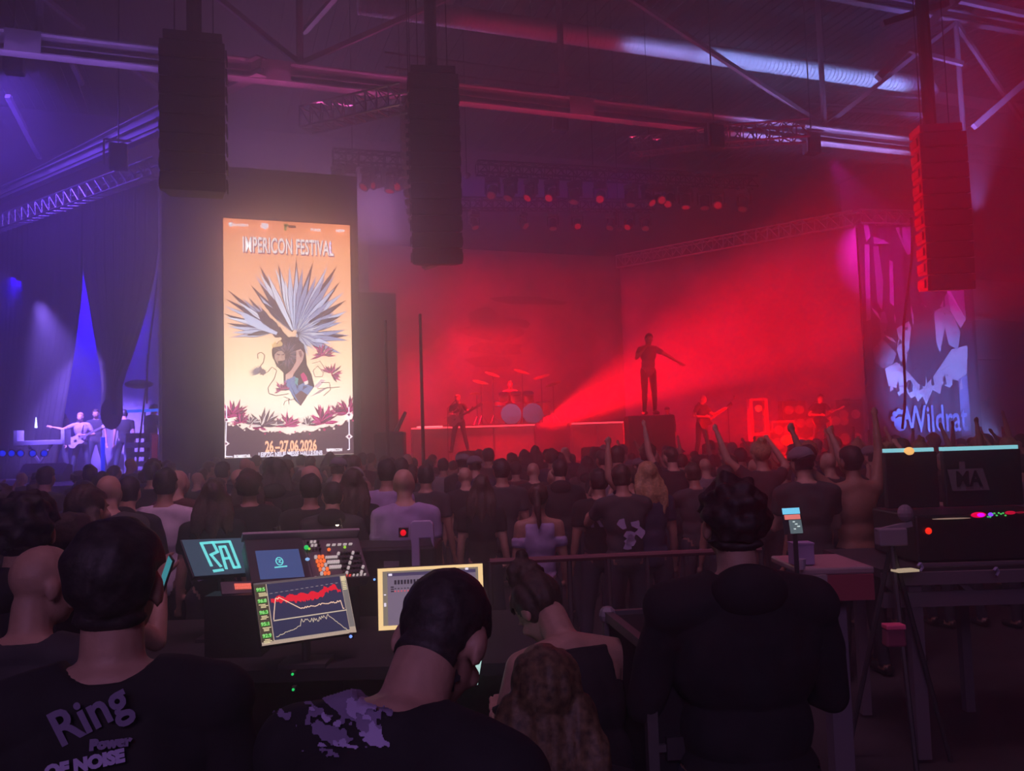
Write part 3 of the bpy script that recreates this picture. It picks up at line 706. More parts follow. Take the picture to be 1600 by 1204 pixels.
# ------------------------------------------------------------------ loudspeaker arrays
spkm = mat('speaker_cabinet_paint', (.02, .019, .02), .6, grain=.2, scale=15); grille = mat('speaker_grille', (.035, .033, .035), .7, grain=.4, scale=90)
def line_array(c_top, n, w_, h, dep, yaw, splay, label, group, capm=spkm):
    root = thing('line_array', label, 'loudspeaker', c_top, yaw, group)
    MB().box((0, 0, .12), (w_*.9, dep*.8, .16)).build('flying_frame', darksteel, root, False)
    for sx in (-.3, .3): MB().tube((sx*w_, 0, .2), (sx*w_, 0, ZR-.05-c_top[2]), .012, n=5).build('chain', darksteel, root, False)
    z = 0; y = 0; ang = 0; proto = None
    for i in range(n):
        ang += splay(i); c = Vector((0, y, z-h/2)); Mr = Matrix.Rotation(ang, 4, 'X')
        if proto is None:
            mb = MB(); t = .82
            vs = [(-w_/2, -dep/2, -h/2+.01), (w_/2, -dep/2, -h/2+.01), (w_/2*t, dep/2, -h/2+.05), (-w_/2*t, dep/2, -h/2+.05),
                  (-w_/2, -dep/2, h/2-.01), (w_/2, -dep/2, h/2-.01), (w_/2*t, dep/2, h/2-.05), (-w_/2*t, dep/2, h/2-.05)]
            mb.add(vs, [(0, 3, 2, 1), (4, 5, 6, 7), (0, 1, 5, 4), (1, 2, 6, 5), (2, 3, 7, 6), (3, 0, 4, 7)])
            p = mb.build('cabinet', capm, root, False, bevel=.012); g = MB().box((0, -dep/2-.008, 0), (w_*.86, .016, h*.78)).build('grille', grille, p, False)
            for sx in (-1, 1):
                g2 = MB().box((sx*(w_/2+.012), -dep*.1, 0), (.025, dep*.5, h*.5)).build('rigging_rail', spkm, p, False)
            proto = p; q = p
        else: q = copy_tree(proto, root)
        q.location = c; q.rotation_euler = (ang, 0, 0)
        z -= h*math.cos(ang); y += h*math.sin(ang)
    return root
GA = 'big black speaker columns hung above the crowd'
p = at(676, 124, 18.2); line_array(p, 12, 1.10, .352, .7, YAW*.6, lambda i: R(.1) if i < 6 else R(.9), 'big black hanging speaker column in the middle, right of the poster screen', GA)
p = at(303, 76, 15.2); line_array(p, 8, 1.14, .352, .7, YAW*.2, lambda i: R(.1) if i < 6 else R(.8), 'big black hanging speaker column left above the poster screen', GA)
p = at(1462, 214, 18.0); line_array(p, 10, 1.0, .345, .7, YAW*1.2, lambda i: R(.1) if i < 6 else R(.9), 'big dark red-tinted hanging speaker column in front of the printed banner', GA)
pale = mat('pink_lit_cabinet', (.5, .44, .42), .55, grain=.1)  # pinkish light on the side fill put into this pale colour
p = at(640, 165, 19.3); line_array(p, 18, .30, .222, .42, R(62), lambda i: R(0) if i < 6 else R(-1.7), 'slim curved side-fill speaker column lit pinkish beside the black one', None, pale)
# hoist motors and thick cables above the arrays
for px, D, lab in ((303, 15.2, 'thick black cable bundle above the left speaker column'), (678, 18.2, 'thick black cable bundle above the middle speaker column'), (1468, 18, 'thick black cable bundle above the right speaker column')):
    a = at(px, 90 if px < 1400 else 200, D); m = MB().tube(a+Vector((0, .25, -.3)), Vector((a.x, a.y+.25, ZR-.05)), .14, n=10); tag(m.build('cable_bundle', blackpl), lab, 'cable')
for (px, py, D, lab) in [(1116, 215, 21.5, 'dark chain hoist hanging between the two red truss sections'), (22, 95, 19, 'black chain hoist hanging in a pale bracket at the far left'), (875, 190, 24, 'dim dark chain hoist hanging under the girder'), (1268, 225, 24, 'dark chain hoist hanging under the girder at right'), (185, 245, 20, 'dark hoist box hanging on the blue-lit truss')]:
    c = at(px, py, D); t = thing('chain_hoist', lab, 'hoist', c)
    MB().box(c, (.42, .36, .62)).build('motor_body', blackpl, t, bevel=.04); MB().tube(c+Vector((0, 0, .3)), (c.x, c.y, ZR-.05), .02, n=5).build('chain', darksteel, t)
    m = MB(); m.bar(c+Vector((-.3, -.2, .35)), c+Vector((.3, -.2, .35)), .04); m.bar(c+Vector((-.3, -.2, -.3)), c+Vector((-.3, -.2, .35)), .04); m.build('bracket', alu, t)

# ------------------------------------------------------------------ moving head lights
redlens = glow('red_lens', (190, 12, 34), 1.0); dimlens = glow('dim_red_lens', (120, 20, 34), .8); pinlens = glow('blue_white_pin', (190, 190, 255), 1.6)
fixm = mat('fixture_housing', (.05, .045, .05), .45, grain=.2)
pipes = []
def rig_bar(px0, py0, px1, py1, D0, D1, lab):
    a = at(px0, py0, D0); b = at(px1, py1, D1); b.z = a.z
    t = box_truss('lattice_truss', a, b, .34, lab, m_=darksteel); return a, b
rigs = {'front': rig_bar(520, 244, 640, 250, 23, 23.6, 'dark lattice truss carrying red-edged lights left of the middle speaker column'),
        'mid': rig_bar(745, 262, 1180, 280, 24.2, 26.5, 'long dark lattice truss carrying the upper row of moving lights'),
        'back': rig_bar(700, 318, 1020, 322, 26, 27, 'dark lattice truss carrying the lower row of small moving lights')}
def moving_head(c, yaw, tilt, sc, label, group, lens):
    root = thing('moving_head_light', label, 'stage light', c, yaw, group)
    root.scale = (sc, sc, sc)
    MB().box((0, 0, 0), (.34, .26, .12)).build('base', fixm, root, False, bevel=.02)
    m = MB(); m.box((0, 0, -.075), (.36, .12, .03))
    for s in (-1, 1): m.box((s*.18, 0, -.22), (.035, .12, .30))
    m.build('yoke', fixm, root, False)
    Mr = Matrix.Rotation(tilt, 4, 'X'); pr = [(.08, -.16), (.125, -.12), (.13, .02), (.12, .16), (.135, .2), (.135, .22)]
    h = MB().lathe((0, 0, -.30), pr, Mr, 14).build('head', fixm, root, False, smooth=False)
    MB().lathe((0, 0, -.30), [(.1, .221), (.06, .235), (.02, .24)], Mr, 14).build('lens', lens, h, False)
    m = MB(); m.box((-.08, 0, .11), (.03, .03, .12)); m.box((.08, 0, .11), (.03, .03, .12)); m.build('clamp', alu, root, False)
    return root
heads = [('front', 528, .3, 'd'), ('front', 545, 1.9, 'd'), ('front', 575, 2.4, 'r'), ('front', 592, 2.0, 'r'), ('front', 609, 2.9, 'r'), ('front', 627, 2.1, 'r'),
         ('mid', 770, 2.4, 'd'), ('mid', 797, 2.6, 'd'), ('mid', 831, 2.4, 'r'), ('mid', 860, 2.3, 'r'), ('mid', 898, 2.8, 'd'), ('mid', 936, 2.2, 'r'), ('mid', 985, 2.9, 'd'), ('mid', 1012, 2.4, 'r'), ('mid', 1030, 2.0, 'r'), ('mid', 1046, 2.4, 'r'), ('mid', 1072, 2.9, 'r'), ('mid', 1098, 2.9, 'd'), ('mid', 1120, 2.3, 'r'), ('mid', 1160, 2.7, 'd'),
         ('back', 740, 2.7, 'd'), ('back', 816, 2.3, 'd'), ('back', 862, 2.8, 'd'), ('back', 900, 2.3, 'r'), ('back', 955, 2.5, 'd'), ('back', 982, 2.3, 'r'), ('back', 1008, 2.6, 'd')]
RN = {'front': 'small cluster of red-edged lights left of the middle speaker column', 'mid': 'upper row of stage lights under the girder', 'back': 'lower dim row of lights above the backdrop'}
ORD = ['leftmost', 'second from left', 'third from left', 'fourth from left', 'fifth from left', 'sixth from left', 'seventh from left', 'eighth from left', 'ninth from left', 'tenth from left', 'eleventh from left', 'twelfth from left', 'thirteenth from left', 'fourteenth from left', 'fifteenth from left']
cnt = {}
for k, (rg, px, tilt, ln) in enumerate(heads):
    a, b = rigs[rg]; i = cnt.get(rg, 0); cnt[rg] = i+1
    lo, hi = -.2, 1.2
    bt = min(((abs((800+F*(CR.to_3x3().transposed() @ (a.lerp(b, t/100)-O)).x/-(CR.to_3x3().transposed() @ (a.lerp(b, t/100)-O)).z)-px), t/100) for t in range(0, 101)))[1]
    c = a.lerp(b, bt)+Vector((0, 0, -.345 if rg != 'back' else -.32))
    moving_head(c, random.uniform(-.9, .9)+YAW, tilt, 1.15 if rg != 'back' else .95, '%s light, %s' % (ORD[i], RN[rg].replace('small cluster of ', 'cluster of ')), RN[rg], redlens if ln == 'r' else dimlens)
for (px, py, D, lab, mm_) in [(628, 268, 23.1, 'tiny bright red lamp hanging left of the middle speaker column', glow('bright_red_lamp', (255, 10, 30), 1.5)), (730, 275, 23.5, 'tiny bright red lamp hanging right of the middle speaker column', MATS['bright_red_lamp']), (928, 273, 24, 'tiny blue-white lamp in the upper row of lights', pinlens), (1018, 281, 24, 'second tiny blue-white lamp, beside the middle red lenses', pinlens), (968, 358, 26, 'tiny white lamp hanging below the lower row of lights', pinlens), (552, 302, 23, 'small red lamp hanging above the right corner of the poster screen', redlens)]:
    c = at(px, py, D); t = thing('pin_lamp', lab, 'lamp', c)
    MB().lathe(c, [(.05, -.1), (.07, 0), (.07, .12), (.03, .16)], Matrix.Rotation(R(90), 4, 'X'), 10).build('housing', fixm, t)
    MB().ell(c+Vector((0, -.03, 0)), (.06, .06, .06), None, 10, 6).build('bulb', mm_, t); MB().tube(c+Vector((0, .05, .02)), (c.x, c.y+.05, ZR-.03), .012, n=5).build('hanger', darksteel, t)
# ------------------------------------------------------------------ figures
def rotm(yaw=0, pitch=0, roll=0):
    return (Matrix.Rotation(yaw, 4, 'Z') @ Matrix.Rotation(pitch, 4, 'X') @ Matrix.Rotation(roll, 4, 'Y')).to_3x3()
def V(*a): return Vector(a)
def pose(arms='down', lean=0, head=(0, 0, 0), broad=1.0, sit=0, kneel=False, stance=.1):
    """joint positions of a 1.8 m figure facing +Y, origin between the feet"""
    P = {}
    P['pelvis'] = V(0, 0, .97); Ml = Matrix.Rotation(-lean, 3, 'X')
    up = lambda v: P['pelvis'] + Ml @ v
    P['M'] = Ml
    P['waist'] = up(V(0, 0, .14)); P['chest'] = up(V(0, .0, .34)); P['neck'] = up(V(0, -.01, .54)); P['headb'] = up(V(0, .02, .588))
    P['head'] = P['headb'] + (Ml @ rotm(*head)) @ V(0, .015, .105)
    P['HM'] = Ml @ rotm(*head)
    w_ = .185*broad
    for s, k in ((-1, 'l'), (1, 'r')):
        sh = up(V(s*w_, -.01, .462)); P['sh'+k] = sh
        a = arms if isinstance(arms, str) else arms[0 if s < 0 else 1]
        D = {'down': ((.045, .0, -.29), (.03, .06, -.26)), 'up': ((.16, .06, .22), (-.02, .05, .27)), 'phone': ((.10, .20, -.17), (-.09, .16, .20)),
             'low': ((.07, .05, -.27), (-.10, .22, .02)), 'cross': ((.05, .08, -.26), (-.25, .17, .05)), 'high': ((.08, .05, .28), (.02, .04, .27)),
             'wide': ((.25, .05, -.10), (.24, .05, .06)), 'hip': ((.16, -.04, -.23), (-.14, .08, -.16)), 'guitarneck': ((.16, .08, -.22), (.14, .2, .12)), 'strum': ((.14, -.02, -.25), (-.22, .2, -.02)),
             'point': ((.14, .16, -.16), (.15, .19, -.12)), 'mic': ((.14, .12, -.20), (-.17, .14, .22)), 'drum': ((.10, .12, -.24), (-.03, .24, .04)), 'reach': ((.20, .10, -.14), (.23, .10, -.17)), 'bent': ((.17, .08, .10), (-.10, .10, .24)), 'vee': ((.20, .05, .18), (.06, .06, .27))}[a]
        e = sh + V(s*D[0][0], D[0][1], D[0][2]); h = e + V(s*D[1][0], D[1][1], D[1][2]); P['el'+k] = e; P['ha'+k] = h
        if kneel or sit:
            P['hip'+k] = P['pelvis']+V(s*.09, 0, -.05); P['kn'+k] = P['hip'+k]+V(s*.06, .42, -.02); P['an'+k] = P['kn'+k]+V(0, -.02, -.42)
        else:
            P['hip'+k] = P['pelvis']+V(s*.09, 0, -.04); P['kn'+k] = V(s*(.09+stance*.5), .03, .50); P['an'+k] = V(s*(.08+stance), -.01, .09)
    return P
def capsule(m, a, b, ra, rb, flat=None):
    d = (b-a); L = d.length; d = d/L; x = d.orthogonal().normalized(); y = d.cross(x); n = 12; vs = []; rows = []
    for k in range(4): t = math.pi/2*(k+.3)/4.3; rows.append((-math.cos(t)*ra, math.sin(t)*ra))
    rows += [(0, ra), (L*.5, (ra+rb)/2), (L, rb)]
    for k in range(4): t = math.pi/2*(3.7-k)/4.3; rows.append((L+math.cos(t)*rb, math.sin(t)*rb))
    for (h, r_) in rows:
        for i in range(n): q = 2*math.pi*i/n; vs.append(a+d*h+(x*math.cos(q)+y*math.sin(q))*r_)
    fs = []
    for j in range(len(rows)-1):
        for i in range(n): fs.append((j*n+i, j*n+(i+1) % n, (j+1)*n+(i+1) % n, (j+1)*n+i))
    fs += [tuple(reversed(range(n))), tuple(range((len(rows)-1)*n, len(rows)*n))]
    m.add(vs, fs)
def remesh(mb, vox, smooth=2, f=.5):
    me = bpy.data.meshes.new('r'); me.from_pydata([tuple(v) for v in mb.v], [], mb.f); o = bpy.data.objects.new('r', me); COL.objects.link(o)
    md = o.modifiers.new('r', 'REMESH'); md.mode = 'VOXEL'; md.voxel_size = vox; md.use_smooth_shade = True
    if smooth: s = o.modifiers.new('s', 'SMOOTH'); s.iterations = smooth; s.factor = f
    dg = bpy.context.evaluated_depsgraph_get(); dg.update(); out = bpy.data.meshes.new_from_object(o.evaluated_get(dg)); bpy.data.objects.remove(o); bpy.data.meshes.remove(me)
    return out
def body_mesh(P, vox, girth=1.0, fingers=True):
    m = MB(); segs = []
    def cap(a, b, ra, rb, tg): capsule(m, a, b, ra*girth if tg in ('torso', 'hip') else ra, rb*girth if tg in ('torso', 'hip') else rb); segs.append((a, b, (ra+rb)/2, tg))
    def ell(c, r_, M, tg, R_=None): m.ell(c, r_, M, 18, 12); segs.append((c-(M @ V(0, 0, r_[2]*.4) if M else V(0, 0, r_[2]*.4)), c+(M @ V(0, 0, r_[2]*.4) if M else V(0, 0, r_[2]*.4)), min(r_)*1.0, tg))
    Ml = P['M']; g = girth
    ell(P['pelvis'], (.165*g, .115*g, .13), Ml, 'hip'); ell(P['waist'], (.145*g, .105*g, .16), Ml, 'torso'); ell(P['chest'], (.17*g, .118*g, .20), Ml, 'torso')
    ell(P['chest']+Ml @ V(0, -.015, .06), (.185*g, .09, .11), Ml, 'torso')
    HM = P['HM']; H = P['head']
    cap(P['neck']-Ml @ V(0, 0, .06), P['headb']+HM @ V(0, -.01, .04), .062, .056, 'neck')
    for k, s in (('l', -1), ('r', 1)):
        cap(P['neck']-Ml @ V(0, .015, .045), P['sh'+k]+V(0, 0, .0), .066, .056, 'torso')
        sh, e, h = P['sh'+k], P['el'+k], P['ha'+k]
        mid = sh.lerp(e, .62); cap(sh, mid, .056, .047, 'sleeve'); cap(mid, e, .047, .040, 'uarm'); cap(e, e.lerp(h, .4), .040, .038, 'farm'); cap(e.lerp(h, .4), h, .038, .026, 'farm')
        d = (h-e).normalized(); side = d.cross(V(0, 1, 0)) if abs(d.y) < .9 else V(1, 0, 0); side.normalize(); nrm = side.cross(d)
        pm = h+d*.055; Mp = Matrix((side, nrm, d)).transposed(); m.ell(pm, (.040, .017, .052), Mp, 12, 8); segs.append((h, pm+d*.04, .025, 'hand'))
        if fingers:
            for fi, (o_, L) in enumerate(((-.028, .066), (-.010, .076), (.009, .072), (.027, .056))):
                b0_ = h+d*.095+side*o_; b1_ = b0_+(d+nrm*.25+side*o_*2).normalized()*L*.55; b2_ = b1_+(d+nrm*.9).normalized()*L*.45
                capsule(m, b0_, b1_, .0095, .0085); capsule(m, b1_, b2_, .0085, .0075); segs.append((b0_, b2_, .009, 'hand'))
            ts = -s; b0_ = h+d*.035+side*ts*.03; b1_ = b0_+(d*.7+side*ts*.8+nrm*.3).normalized()*.042; b2_ = b1_+(d+side*ts*.15+nrm*.4).normalized()*.03
            capsule(m, b0_, b1_, .012, .010); capsule(m, b1_, b2_, .010, .008); segs.append((b0_, b2_, .01, 'hand'))
        hp, kn, an = P['hip'+k], P['kn'+k], P['an'+k]
        cap(hp, kn, .088, .058, 'thigh'); cap(kn, kn.lerp(an, .35), .056, .056, 'shin'); cap(kn.lerp(an, .35), an, .056, .038, 'shin')
        cap(an-V(0, .03, .035), an+V(s*.015, .15, -.05), .042, .034, 'foot')
    # head: cranium, face, jaw, nose, ears, brow, lips
    L_ = lambda x, y, z: H+HM @ V(x, y, z)
    def he(c, r_, tg='head'): ell(L_(*c), r_, HM, tg)
    he((0, -.012, .025), (.076, .094, .088)); he((0, .03, -.04), (.058, .062, .078)); he((0, .055, -.085), (.030, .030, .028)); he((0, .02, -.075), (.052, .055, .035))
    he((0, .098, -.022), (.013, .018, .026)); he((0, .086, -.002), (.009, .014, .028)); he((0, .082, .018), (.048, .014, .010)); he((0, .092, -.062), (.024, .010, .009))
    for s in (-1, 1): he((s*.079, -.008, -.018), (.010, .022, .033)); he((s*.04, .068, -.03), (.024, .02, .022))
    me = remesh(m, vox, 2 if vox > .01 else 3)
    return me, segs
def classify(me, segs):
    n = len(me.vertices); co = np.empty(n*3); me.vertices.foreach_get('co', co); co = co.reshape(-1, 3)
    best = np.full(n, 1e9); idx = np.zeros(n, int)
    for k, (a, b, r_, tg) in enumerate(segs):
        a = np.array(a); b = np.array(b); d = b-a; L2 = max(1e-9, d @ d); t = np.clip(((co-a) @ d)/L2, 0, 1)
        q = np.linalg.norm(co-(a+t[:, None]*d), axis=1)-r_; msk = q < best; best[msk] = q[msk]; idx[msk] = k
    return co, np.array([segs[k][3] for k in idx], dtype=object)
def shell(me, keep, off, name, m_, parent, amp=.004, fr=9, seed=0, field=None):
    """a garment or hair layer: the kept faces pushed out along the normals"""
    nv = len(me.vertices); nm = np.empty(nv*3); me.vertices.foreach_get('normal', nm); nm = nm.reshape(-1, 3)
    co = np.empty(nv*3); me.vertices.foreach_get('co', co); co = co.reshape(-1, 3)
    fs = []; used = {}
    for p in me.polygons:
        vs = list(p.vertices)
        if all(keep[v] for v in vs) and (field is None or any(field[v] > 0 for v in vs)): fs.append([used.setdefault(v, len(used)) for v in vs])
    if not fs: return None
    inv = list(used.keys()); out = []
    for v in inv:
        c = co[v]; k = mnoise.noise(Vector(c)*fr+Vector((seed, 0, 0)))*amp
        if field is None: e = off+k
        else:
            t = min(1, max(0, field[v]/.009)); t = t*t*(3-2*t); e = (off+k)*t - (.003+min(.01, -field[v]) if field[v] < 0 else .0015*(1-t))
        out.append(tuple(c+nm[v]*e))
    m2 = bpy.data.meshes.new(name); m2.from_pydata(out, [], fs); m2.materials.append(m_); m2.update(); m2.shade_smooth()
    o = bpy.data.objects.new(name, m2); COL.objects.link(o); o.parent = parent; return o
def person(name, label, P, loc, yaw, scale=1.0, vox=.016, hair='short', hairm=None, shirt='tee', shirtm=None, girth=1.0, skinm=None, group=None, cat='person', face=False, trousers=True, seed=0, trm=None):
    hairm = hairm or hairs[0]; shirtm = shirtm or SH['black']; skinm = skinm or skin
    root = thing(name, label, cat, loc, yaw, group); root.scale = (scale,)*3
    me, segs = body_mesh(P, vox, girth, fingers=vox < .02)
    me.name = 'body'; me.materials.clear(); me.materials.append(skinm); me.shade_smooth()
    bo = bpy.data.objects.new('body', me); COL.objects.link(bo); bo.parent = root
    co, tg = classify(me, segs)
    H = np.array(P['head']); HM = np.array(P['HM']); hl = (co-H) @ HM
    torso = (tg == 'torso') | (tg == 'hip')
    neckz = np.array(P['neck']); Ml = np.array(P['M']); tl_ = (co-np.array(P['pelvis'])) @ Ml
    z3, x3 = tl_[:, 2], tl_[:, 0]
    k = torso | (tg == 'sleeve') | (tg == 'uarm') | (tg == 'neck'); f = np.minimum(z3+.10, np.maximum(.535-z3, np.hypot(x3, tl_[:, 1]+.01)-.074))
    if shirt in ('tee', 'tank'):
        for kk in 'lr':
            a_, b_ = np.array(P['sh'+kk]), np.array(P['el'+kk]); d_ = b_-a_; L_ = np.linalg.norm(d_); t_ = ((co-a_) @ d_)/L_/L_; w_ = ((tg == 'uarm') | (tg == 'sleeve')) & (np.linalg.norm(co-a_, axis=1) < L_*1.25)
            f = np.where(w_, np.minimum(f, (.60-t_)*L_), f)
    if shirt == 'long': k = k | (tg == 'farm')
    if shirt == 'long': f = np.where((tg == 'farm') | (tg == 'uarm') | (tg == 'sleeve'), .05, f)
    if shirt == 'tank': f = np.minimum(f, np.minimum(.49-z3, np.maximum(.125-np.abs(x3), .37-z3))); k = torso | (tg == 'neck') | (tg == 'sleeve')
    if shirt == 'none': k = np.zeros(len(co), bool)
    if k.any(): shell(me, k, .012, {'tee': 't_shirt', 'long': 'jacket', 'tank': 'tank_top'}[shirt], shirtm, root, .008, 11, seed, f)
    if trousers:
        k = (tg == 'thigh') | (tg == 'shin') | ((tg == 'hip') & (tl_[:, 2] < -.02)); shell(me, k, .010, 'trousers', trm or denim, root, .006, 9, seed+5)
    k = (tg == 'foot')
    for sd in (co[:, 0] < 0, co[:, 0] >= 0): shell(me, k & sd, .008, 'shoe', shoe, root, .001, 9)
    hd = (tg == 'head')
    x, y, z = hl[:, 0], hl[:, 1], hl[:, 2]
    hf = np.maximum(np.maximum(z-.055, np.minimum(.035-y, z-.02)), np.minimum(-.02-y, z+.072))
    hf = np.minimum(hf, np.linalg.norm(np.stack([np.abs(x)-.079, y+.004, z+.014], 1), axis=1)-.030)
    hm_ = hd | (tg == 'neck')
    scalp = (hd | ((tg == 'neck') & (z > -.08))) & ((z > .055) | ((y < .035) & (z > .02)) | ((y < -.02) & (z > -.075)))
    scalp &= ~((np.abs(x) > .076) & (z < .015) & (y > -.04))
    if hair == 'short': shell(me, hm_, .014, 'hair', hairm, root, .010, 26, seed, hf)
    elif hair == 'buzz': shell(me, hm_, .005, 'hair', hairm, root, .003, 60, seed, hf)
    elif hair in ('curly', 'bushy'): shell(me, hm_, .030 if hair == 'curly' else .022, 'hair', hairm, root, .026, 34, seed, hf)
    elif hair in ('long', 'bun', 'messybun', 'ponytail'):
        m = MB(); L_ = lambda a, b, c: P['head']+P['HM'] @ V(a, b, c)
        m.ell(L_(0, -.022, .030), (.090, .104, .100), P['HM'], 18, 12)
        if hair == 'long':
            dn_ = P['M']
            for (xx, rr_, ln) in ((-.06, .045, .30), (0, .062, .36), (.06, .045, .31), (-.085, .03, .24), (.085, .03, .25)):
                a = L_(xx, -.045, -.01); capsule(m, a, a+V(xx*.45, -.055, -ln*.45), rr_, rr_*.9); capsule(m, a+V(xx*.45, -.055, -ln*.45), a+V(xx*.6, -.075, -ln), rr_*.9, rr_*.35)
        elif hair == 'ponytail':
            a = L_(0, -.11, .06); m.ell(a, (.03, .03, .03)); capsule(m, a, a+V(0, -.05, -.12), .028, .036); capsule(m, a+V(0, -.05, -.12), a+V(.01, -.045, -.30), .036, .012)
        elif hair == 'bun': m.ell(L_(0, -.06, .135), (.048, .048, .042))
        else:
            rr_ = random.Random(5); m.ell(L_(.008, -.045, .128), (.066, .060, .062))
            for i in range(16):
                t = rr_.uniform(0, 6.28); q = rr_.uniform(-.6, 1.2); c_ = L_(.008+math.cos(t)*.055, -.045+math.sin(t)*.05, .128+.05*q); m.ell(c_, (.022, .020, .024), rotm(t, q), 8, 6)
        # keep the face free
        hm = remesh(m, max(.009, vox*.8), 1)
        bm = bmesh.new(); bm.from_mesh(hm); Hv = P['head']; Hi = P['HM'].transposed(); dl = []
        for v in bm.verts:
            q = Hi @ (v.co-Hv)
            st = mnoise.noise(Vector((q.x*70, q.y*20, q.z*7+seed)))*.007+mnoise.noise(Vector((q.x*22, q.y*22, q.z*9+seed)))*.010
            v.co += v.normal*st
            if q.y > .028 and q.z < .05: dl.append(v)
        bmesh.ops.delete(bm, geom=dl, context='VERTS'); bm.to_mesh(hm); bm.free()
        hm.materials.clear(); hm.materials.append(hairm); hm.shade_smooth(); o = bpy.data.objects.new('hair', hm); COL.objects.link(o); o.parent = root
    elif hair == 'cap':
        shell(me, scalp & (z < .04), .008, 'hair', hairm, root, .004, 30, seed)
        m = MB(); prof = [(.001, .128), (.045, .120), (.078, .098), (.096, .062), (.100, .030), (.094, .028)]
        m.lathe((0, 0, 0), prof[::-1], None, 20); sgn = seed % 2*2-1
        for i in range(10):
            pass
        pts = [(.07*math.cos(t), .085+.085*math.sin(t), .035-.02*abs(math.cos(t))) for t in [math.pi*i/10 for i in range(11)]]
        m.prism([(a, b*(-sgn) if sgn > 0 else b, c) for a, b, c in pts], (0, 0, .006))
        M4 = Matrix.Translation(P['head']+P['HM'] @ V(0, -.012, 0)) @ P['HM'].to_4x4(); m.v = [M4 @ v for v in m.v]
        m.build('cap', SH['grey'] if seed % 3 else SH['black'], root, False, smooth=True)
    if shirt == 'long':
        m = MB(); c = P['neck']+P['M'] @ V(0, -.075, -.02); m.ell(c, (.11, .06, .075), P['M']); hm = remesh(m, .014, 1); hm.materials.clear(); hm.materials.append(shirtm); hm.shade_smooth()
        o = bpy.data.objects.new('hood', hm); COL.objects.link(o); o.parent = root
    if face:
        for s in (-1, 1):
            MB().ell(P['head']+P['HM'] @ V(s*.031, .082, .002), (.0125, .011, .010), P['HM'], 12, 8).build('eye', mat('eye_white', (.6, .58, .56), .3), root, False, smooth=True)
        MB().ell(P['head']+P['HM'] @ V(0, .100, -.062), (.022, .006, .007), P['HM'], 12, 8).build('lips', mat('lip_skin', (.35, .12, .10), .5), root, False, smooth=True)
    return root
# ------------------------------------------------------------------ band on the main stage
def gpt(px, D, z=0):                                     # point on level z in the column of a pixel, D metres ahead
    p = at(px, 690, D); p.z = z; return p
redlit = glow('red_light_bar', (255, 70, 90), 2.0); pinkbar = glow('pink_light_bar', (255, 120, 130), 2.4)
casem = mat('amp_vinyl', (.10, .09, .09), .6, grain=.2); conem = mat('speaker_cone', (.28, .26, .26), .7); chrome = mat('chrome', (.6, .6, .62), .2, 1)
redshell = mat('drum_shell_lacquer', (.30, .25, .25), .3); skinhead = mat('drum_head', (.75, .72, .70), .5); brass = mat('cymbal_brass', (.65, .50, .22), .3, .9)
def riser(px0, px1, D, z, h, label, barlab):
    a = gpt(px0, D); b = gpt(px1, D); d = b-a; c = (a+b)/2; Mr = Matrix.Rotation(math.atan2(d.y, d.x), 3, 'Z'); t = thing('stage_riser', label, 'riser', (c.x, c.y, STG))
    w_ = d.length
    MB().box((c.x, c.y, z-.04), (w_, 2.0, .08), Mr).build('deck_top', deckm, t); n = max(2, int(w_/1.0)); f = Mr @ V(0, -1, 0)
    for i in range(n+1):
        p = a.lerp(b, i/n)+f*.95; MB().bar((p.x, p.y, STG), (p.x, p.y, z-.08), .06).build('leg', alu, t)
    for i in range(n):
        p = a.lerp(b, (i+.5)/n)+f*.98; MB().box((p.x, p.y, (STG+z)/2-.02), (w_/n-.06, .03, z-STG-.1), Mr).build('front_panel', redback, t)
    p0 = a+f*1.04; p1 = b+f*1.04; tag(MB().bar((p0.x, p0.y, z-.05), (p1.x, p1.y, z-.05), .05, .045).build('light_bar', redlit), barlab, 'light bar')
    return c, Mr
c1, M1 = riser(650, 835, 24.5, 2.42, 1, 'long drum riser with glowing red edge at the left of the main stage', 'long glowing red light bar along the drum riser edge')
c2, M2 = riser(890, 968, 24.5, 2.42, 1, 'short raised platform with glowing red edge at stage centre', 'short glowing red light bar on the centre platform')
tag(MB().bar(gpt(652, 23.35, 2.40), gpt(692, 23.35, 2.40), .06, .05).build('light_bar', pinkbar), 'very bright pinkish light bar end at the left of the drum riser', 'light bar')
# drum kit
dk = thing('drum_kit', 'red-lit drum kit with several cymbals standing on the drum riser', 'drum kit', gpt(800, 24.3, 2.42))
dc = dk.location.copy(); Bx = lambda x, y, z: dc+M1 @ V(x, y, z)
Rx = M1.to_4x4() @ Matrix.Rotation(R(90), 4, 'X')
def drum(nm, c, r_, L, Mr):
    o = MB().lathe(c, [(r_, -L/2), (r_, L/2)], Mr, 22).build(nm, redshell, dk, smooth=False)
    MB().lathe(c, [(r_*.97, -L/2-.006), (r_*.97, L/2+.006)], Mr, 22).build('drum_head', skinhead, o)
    for s in (-1, 1): MB().lathe(c, [(r_+.012, s*L/2-.015), (r_+.012, s*L/2+.015)], Mr, 22).build('hoop', chrome, o)
drum('bass_drum', Bx(0, -.3, .29), .28, .42, Rx); drum('bass_drum', Bx(.62, -.25, .29), .28, .42, Rx)
for (x, y_, z, r_, L) in [(-.2, -.35, .78, .14, .2), (.15, -.35, .78, .15, .22), (.5, -.32, .76, .16, .24)]: drum('tom', Bx(x, y_, z), r_, L, M1.to_4x4() @ Matrix.Rotation(R(25), 4, 'X'))
drum('floor_tom', Bx(.95, .1, .42), .21, .4, M1.to_4x4()); drum('snare_drum', Bx(-.35, .15, .62), .18, .15, M1.to_4x4())
